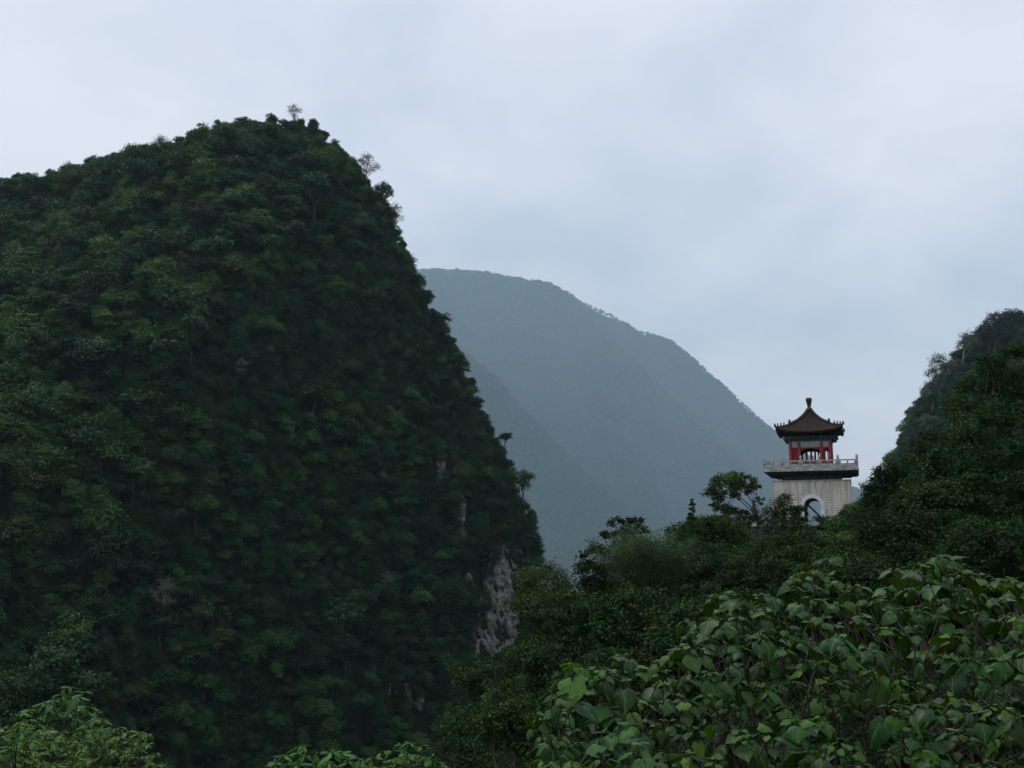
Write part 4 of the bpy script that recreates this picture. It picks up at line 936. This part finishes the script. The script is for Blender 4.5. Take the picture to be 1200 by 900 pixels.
own_tree("bush", "yellowish green bush in the gorge wood left of the broad-leaved bushes", "bush", 46, [(668, 812, 22, 10), (690, 805, 20, 12), (705, 815, 18, 12), (680, 825, 28, 12)], 6500, 0.13, M_lime, 685, 0.07, seed=17, mats=[M_lime, M_mid], second=0.4)
own_tree("bush", "green leafy bush at the bottom of the gorge wood below the rock face", "bush", 44, [(600, 836, 22, 12), (575, 850, 24, 14), (620, 850, 22, 14), (595, 872, 34, 18)], 7000, 0.14, M_mid, 598, 0.08, seed=18, mats=[M_mid, M_fresh], second=0.3)

# ------------------------------------------------------------------ foreground plants with modelled leaves
def leaf_shape(kind):
    if kind == "heart":
        prof = [(-0.10, 0.16), (0.0, 0.36), (0.12, 0.46), (0.30, 0.51), (0.46, 0.38), (0.66, 0.25), (0.84, 0.10), (1.0, 0.0)]
    else:
        prof = [(0.0, 0.02), (0.12, 0.12), (0.28, 0.20), (0.48, 0.22), (0.68, 0.17), (0.86, 0.08), (1.0, 0.0)]
    V = []; n = len(prof)
    for (t, w) in prof:
        bend = -0.26 * t * t
        mid = 0.06 if (kind == "heart" and t < 0) else t
        V += [(-w, t, bend - w * 0.22), (-w * 0.5, t * 0.97 + mid * 0.03, bend + 0.0), (0, mid, bend - 0.03), (w * 0.5, t * 0.97 + mid * 0.03, bend + 0.0), (w, t, bend - w * 0.22)]
    Q = [(i * 5 + k, i * 5 + k + 1, i * 5 + 6 + k, i * 5 + 5 + k) for i in range(n - 1) for k in range(4)]
    return np.array(V, float), np.array(Q, np.int32)
LEAF = {k: leaf_shape(k) for k in ("heart", "lance")}
def leaves_mesh(name, base, fwd, nrm, size, kind, mats, midx, rng):
    LV, LQ = LEAF[kind]; n = len(base)
    fwd = unit(fwd); nrm = unit(nrm - fwd * np.sum(nrm * fwd, 1, keepdims=True)); side = np.cross(fwd, nrm)
    wv = 1 + rng.normal(size=(n, 1, 1)) * 0.08; curl = rng.normal(1.1, 0.8, (n, 1, 1))
    V = base[:, None, :] + size[:, None, None] * (LV[None, :, 0:1] * wv * side[:, None, :] + LV[None, :, 1:2] * fwd[:, None, :] + LV[None, :, 2:3] * curl * nrm[:, None, :])
    # slight waviness of the blade
    V = V + (rng.normal(size=V.shape) * 0.022) * size[:, None, None]
    nv = LV.shape[0]; Q = (LQ[None] + (np.arange(n) * nv)[:, None, None]).reshape(-1, 4)
    me = mesh_np(name, V.reshape(-1, 3), Q, mats=mats, qmat=np.repeat(midx, len(LQ)), smooth=True)
    uvl = me.uv_layers.new(name="leaf_uv"); li = np.zeros(len(me.loops), np.int32); me.loops.foreach_get("vertex_index", li)
    uvl.data.foreach_set("uv", np.ascontiguousarray(LV[li % nv][:, :2], np.float32).ravel())
    return me
def rosette_plant(name, label, cat, root, tips, rng, kind, leaf, per, petiole, mats, group=None, stem_r=0.03, young=0.25, droop=0.5, lone=0.5, berries=False):
    """stem and branches from the root to every tip; leaves on stalks around each tip and along the branch end"""
    o = thing(name, label, cat, root, 0, group); R = Vector(root); g2 = Geo()
    B = []; Fw = []; Nm = []; Sz = []; Mi = []
    cen = sum((Vector(t) for t in tips), Vector()) / len(tips)
    fork = R.lerp(cen, 0.35); fork.x = R.x * 0.6 + cen.x * 0.4
    g2.tube([p - R for p in limb_pts(R - Vector((0, 0, 0.1)), fork, rng, 0.04, 5)], [stem_r * (1.3 - 0.1 * i) for i in range(6)], 7)
    for t in tips:
        t = Vector(t); a = fork.lerp(R, rng.random() * 0.3)
        bp = limb_pts(a, t, rng, 0.05, 6, 0.05)
        g2.tube([p - R for p in bp], [stem_r * q for q in (0.6, 0.5, 0.42, 0.34, 0.27, 0.2, 0.12)], 5)
        axis_ = (bp[-1] - bp[-3]).normalized(); axis_ = (axis_ * 0.5 + Vector((0, 0, 1)) * 0.6).normalized()
        nl = max(3, int(per * rng.uniform(0.7, 1.3)))
        phase = rng.uniform(0, 6.28)
        for k in range(nl):
            w = k / nl                                      # 0 = outermost (oldest, large, low), 1 = heart of the tip
            an = phase + k * 2.4 + rng.normal() * 0.25
            e1 = axis_.orthogonal().normalized(); e2 = axis_.cross(e1)
            rad = (e1 * math.cos(an) + e2 * math.sin(an))
            back = (1 - w) * 0.35 * petiole * 2
            st = t - axis_ * back
            pl = petiole * (1.15 - 0.75 * w) * rng.uniform(0.8, 1.2)
            d = (rad * (1.0 - 0.5 * w) + axis_ * (0.35 + 0.7 * w)).normalized()
            e = st + d * pl
            if petiole > 0.05: g2.tube([st - R, st.lerp(e, 0.5) + axis_ * pl * 0.06 - R, e - R], [0.004, 0.0035, 0.003], 3, 1, False)
            hang = droop * (1 - 0.8 * w) * rng.uniform(0.5, 1.4)
            f = (rad * (1.0 - 0.3 * w) - Vector((0, 0, 1)) * hang + axis_ * 0.25 * w + Vector(rng.normal(size=3)) * 0.18).normalized()
            nm = (Vector((0, 0, 1)) * 0.8 + rad * (0.5 * hang + 0.1) + Vector(rng.normal(size=3)) * 0.2)
            B.append(e - R); Fw.append(f); Nm.append(nm); Sz.append(leaf * (1.15 - 0.7 * w) * float(np.clip(np.exp(rng.normal(-0.05, 0.36)), 0.42, 1.75)))
            Mi.append(1 if (w > 0.72 and rng.random() < young * 2.2) or rng.random() < young * 0.15 else 0)
        if berries and rng.random() < 0.5:
            for k in range(7):
                pth = t + axis_ * (0.02 + 0.02 * k) + Vector(rng.normal(size=3)) * 0.02
                g2.lathe([(0.001, -0.006), (0.006, 0), (0.001, 0.006)], pth - R, 5, 2)
    g2.build("stem", [M_forestbark, M_twig, M_young], o)
    me = leaves_mesh(name + "_foliage", np.array(B, float), np.array(Fw, float), np.array(Nm, float), np.array(Sz), kind, mats, np.array(Mi, np.int32), rng)
    obj("foliage", me, o); return o
# the broad-leaved bushes, lower right: tips spread over their real surface
rng = np.random.default_rng(55)
TOPU = [632, 650, 672, 720, 765, 785, 805, 850, 900, 935, 965, 1000, 1030, 1060, 1090, 1140, 1200, 1300]
TOPV = [830, 795, 778, 768, 775, 752, 722, 692, 684, 664, 655, 678, 684, 660, 646, 656, 662, 655]
tips = []
for layer, sp_ in ((0, 24), (1, 22)):
    tr = 0; got = []
    while tr < 6000:
        tr += 1; uu = rng.uniform(636, 1260); vt = np.interp(uu, TOPU, TOPV) + float(fbm(np.array([uu / 24.0]), np.array([0.5]), 88, 3)[0]) * 20; vv = rng.uniform(vt + 4, 935)
        gap = sp_ * (0.75 + 0.5 * (vv - 640) / 260)
        if any((uu - a) ** 2 + (vv - b) ** 2 < gap ** 2 for a, b in got): continue
        if fbm(np.array([uu / 46.0]), np.array([vv / 34.0]), 612, 3)[0] < -0.16 and vv > vt + 22 and layer == 0: continue    # dark hollows
        got.append((uu, vv)); low_ = (vv - vt) / 260
        Y = 11.0 - 3.6 * (vv - 640) / 260 + rng.normal() * 0.25 + layer * 1.3 + float(fbm(np.array([uu / 62.0]), np.array([vv / 44.0]), 91, 3)[0]) * 1.9
        tips.append(P(uu, vv + layer * 10, Y))
roots = [P(690, 640, 8.8), P(775, 640, 9.3), P(860, 640, 9.2), P(950, 640, 9.6), P(1040, 640, 9.4), P(1120, 640, 9.6), P(1215, 640, 9.4)]
labs = ["broad-leaved bush at the left end of the bright bushes, with a bare dark stem", "broad-leaved bush second from the left end, beside the bush with the bare stem", "broad-leaved bush below the feathery bamboo and the flat-topped tree",
        "broad-leaved bush straight below the tower, reaching its highest leaf", "broad-leaved bush below the vine-covered mound right of the tower", "broad-leaved bush with tall leafy top below the olive-leaved tree", "broad-leaved bush cut by the right edge of the picture"]
buck = [[] for _ in roots]
for t in tips:
    j = min(range(len(roots)), key=lambda i: abs(roots[i].x - t.x + rng.normal() * 0.2)); buck[j].append(t)
for j, r in enumerate(roots):
    zb = float(ground_z(np.array([r.x]), np.array([r.y]))[0])
    rosette_plant("broad_leaved_bush", labs[j], "bush", (r.x, r.y, zb), buck[j], np.random.default_rng(900 + j), "heart", 0.120, 11, 0.12, [M_big, M_young], "broad-leaved bushes in the foreground", stem_r=0.026, berries=True, droop=0.85, young=0.4)
# lance-leaved bushes at the lower left and bottom
def tip_set(poly_u, poly_v, vbot, Y, sp_, rng, dy=0.5):
    got = []; out_ = []; tr = 0
    while tr < 2500:
        tr += 1; uu = rng.uniform(poly_u[0], poly_u[-1]); vt = np.interp(uu, poly_u, poly_v); vv = rng.uniform(vt, vbot)
        if vv < vt or any((uu - a) ** 2 + (vv - b) ** 2 < sp_ ** 2 for a, b in got): continue
        got.append((uu, vv)); out_.append(P(uu, vv, Y + rng.normal() * dy - (vv - vt) / 100 * 0.6))
    return out_
def lance_bush(label, us, vs, vbot, Y, sp_, leaf, per, seed, mats, young=0.2, name="leafy_bush"):
    r = np.random.default_rng(seed); tp = tip_set(us, vs, vbot, Y, sp_, r); rx = sum(t.x for t in tp) / len(tp)
    zb = float(ground_z(np.array([rx]), np.array([Y]))[0])
    rosette_plant(name, label, "bush", (rx, Y, zb), tp, r, "lance", leaf, per, 0.03, mats, None, stem_r=0.03, young=young, droop=0.4)
lance_bush("bright green low bush filling the lower left corner", [-40, 0, 30, 60, 90, 105], [848, 851, 848, 856, 868, 890], 935, 11.5, 8.5, 0.085, 13, 1, [M_fresh, M_young], 0.35)
lance_bush("taller bush with drooping leaf whorls behind the lower left corner bush", [15, 40, 60, 80, 100, 125], [842, 825, 815, 803, 808, 845], 915, 13.5, 11, 0.115, 13, 2, [M_fresh, M_mid], 0.35)
lance_bush("dark green bush right of the lower left corner bush, with a light flower tip", [85, 110, 130, 150, 172, 196], [860, 838, 850, 852, 856, 905], 935, 12.5, 9, 0.09, 13, 3, [M_fresh, M_young], 0.2)
lance_bush("glossy dark-leaved bush along the bottom edge, left half", [318, 335, 350, 380, 410, 430], [900, 880, 870, 880, 882, 893], 940, 11.5, 10, 0.11, 11, 4, [M_fresh, M_mid], 0.3)
lance_bush("glossy dark-leaved bush along the bottom edge near the middle", [432, 450, 480, 500, 525], [888, 880, 866, 872, 898], 940, 12.5, 10, 0.11, 11, 5, [M_fresh, M_mid], 0.3)
lance_bush("small bright lime bush at the bottom edge left of the broad-leaved bushes", [628, 645, 660, 690], [895, 882, 884, 897], 940, 8.0, 12, 0.10, 12, 6, [M_young, M_fresh], 0.4)
# withered vine with a few orange leaves hanging before the dark wood
rng = np.random.default_rng(5)
a = P(700, 650, 40); path = [P(726, 690, 40), P(733, 700, 40), P(741, 708, 40), P(750, 716, 40), P(757, 730, 40), P(762, 745, 40)]
bp = path[0]; zb = float(ground_z(np.array([path[-1].x]), np.array([40.0]))[0]); root = Vector((path[-1].x, 40, zb))
o = thing("withered_vine", "thin withered vine with three pairs of orange leaves against the dark wood", "vine", root)
g2 = Geo(); g2.tube([Vector((0, 0, -0.1)), (path[-1] - root) * 0.5 + Vector((0.15, 0, 0))] + [p - root for p in reversed(path)], [0.012, 0.010, 0.008, 0.007, 0.006, 0.005, 0.005, 0.004], 5); g2.build("stem", M_bark, o)
B = []; Fw = []; Nm = []; Sz = []
for uu, vv in ((738, 708), (743, 709), (752, 719), (758, 719), (757, 736), (763, 735), (768, 734)):
    p = P(uu, vv, 39.8) - root; B.append(p); Fw.append(Vector((rng.uniform(-1, 1), -0.2, -0.4 + rng.random() * 0.3))); Nm.append(Vector((0, -0.6, 0.8))); Sz.append(0.13)
obj("leaves", leaves_mesh("withered_leaves", np.array(B), np.array(Fw), np.array(Nm), np.array(Sz), "heart", [M_dead], np.zeros(len(B), np.int32), rng), o)

# ------------------------------------------------------------------ haze in the air
m = bpy.data.materials.new("haze"); m.use_nodes = True; t = m.node_tree; t.nodes.clear()
o_ = t.nodes.new("ShaderNodeOutputMaterial"); pv = t.nodes.new("ShaderNodeVolumePrincipled")
pv.inputs["Color"].default_value = (0.58, 0.83, 1.0, 1); pv.inputs["Density"].default_value = 0.000066; pv.inputs["Anisotropy"].default_value = 0.2
t.links.new(pv.outputs[0], o_.inputs["Volume"])
g2 = Geo(); g2.box((0, 9200, 1740), (46800, 20400, 4720)); hz = g2.build("haze", m); tag(hz, kind="stuff")
hz["label"] = "thin blue haze filling the gorge air"
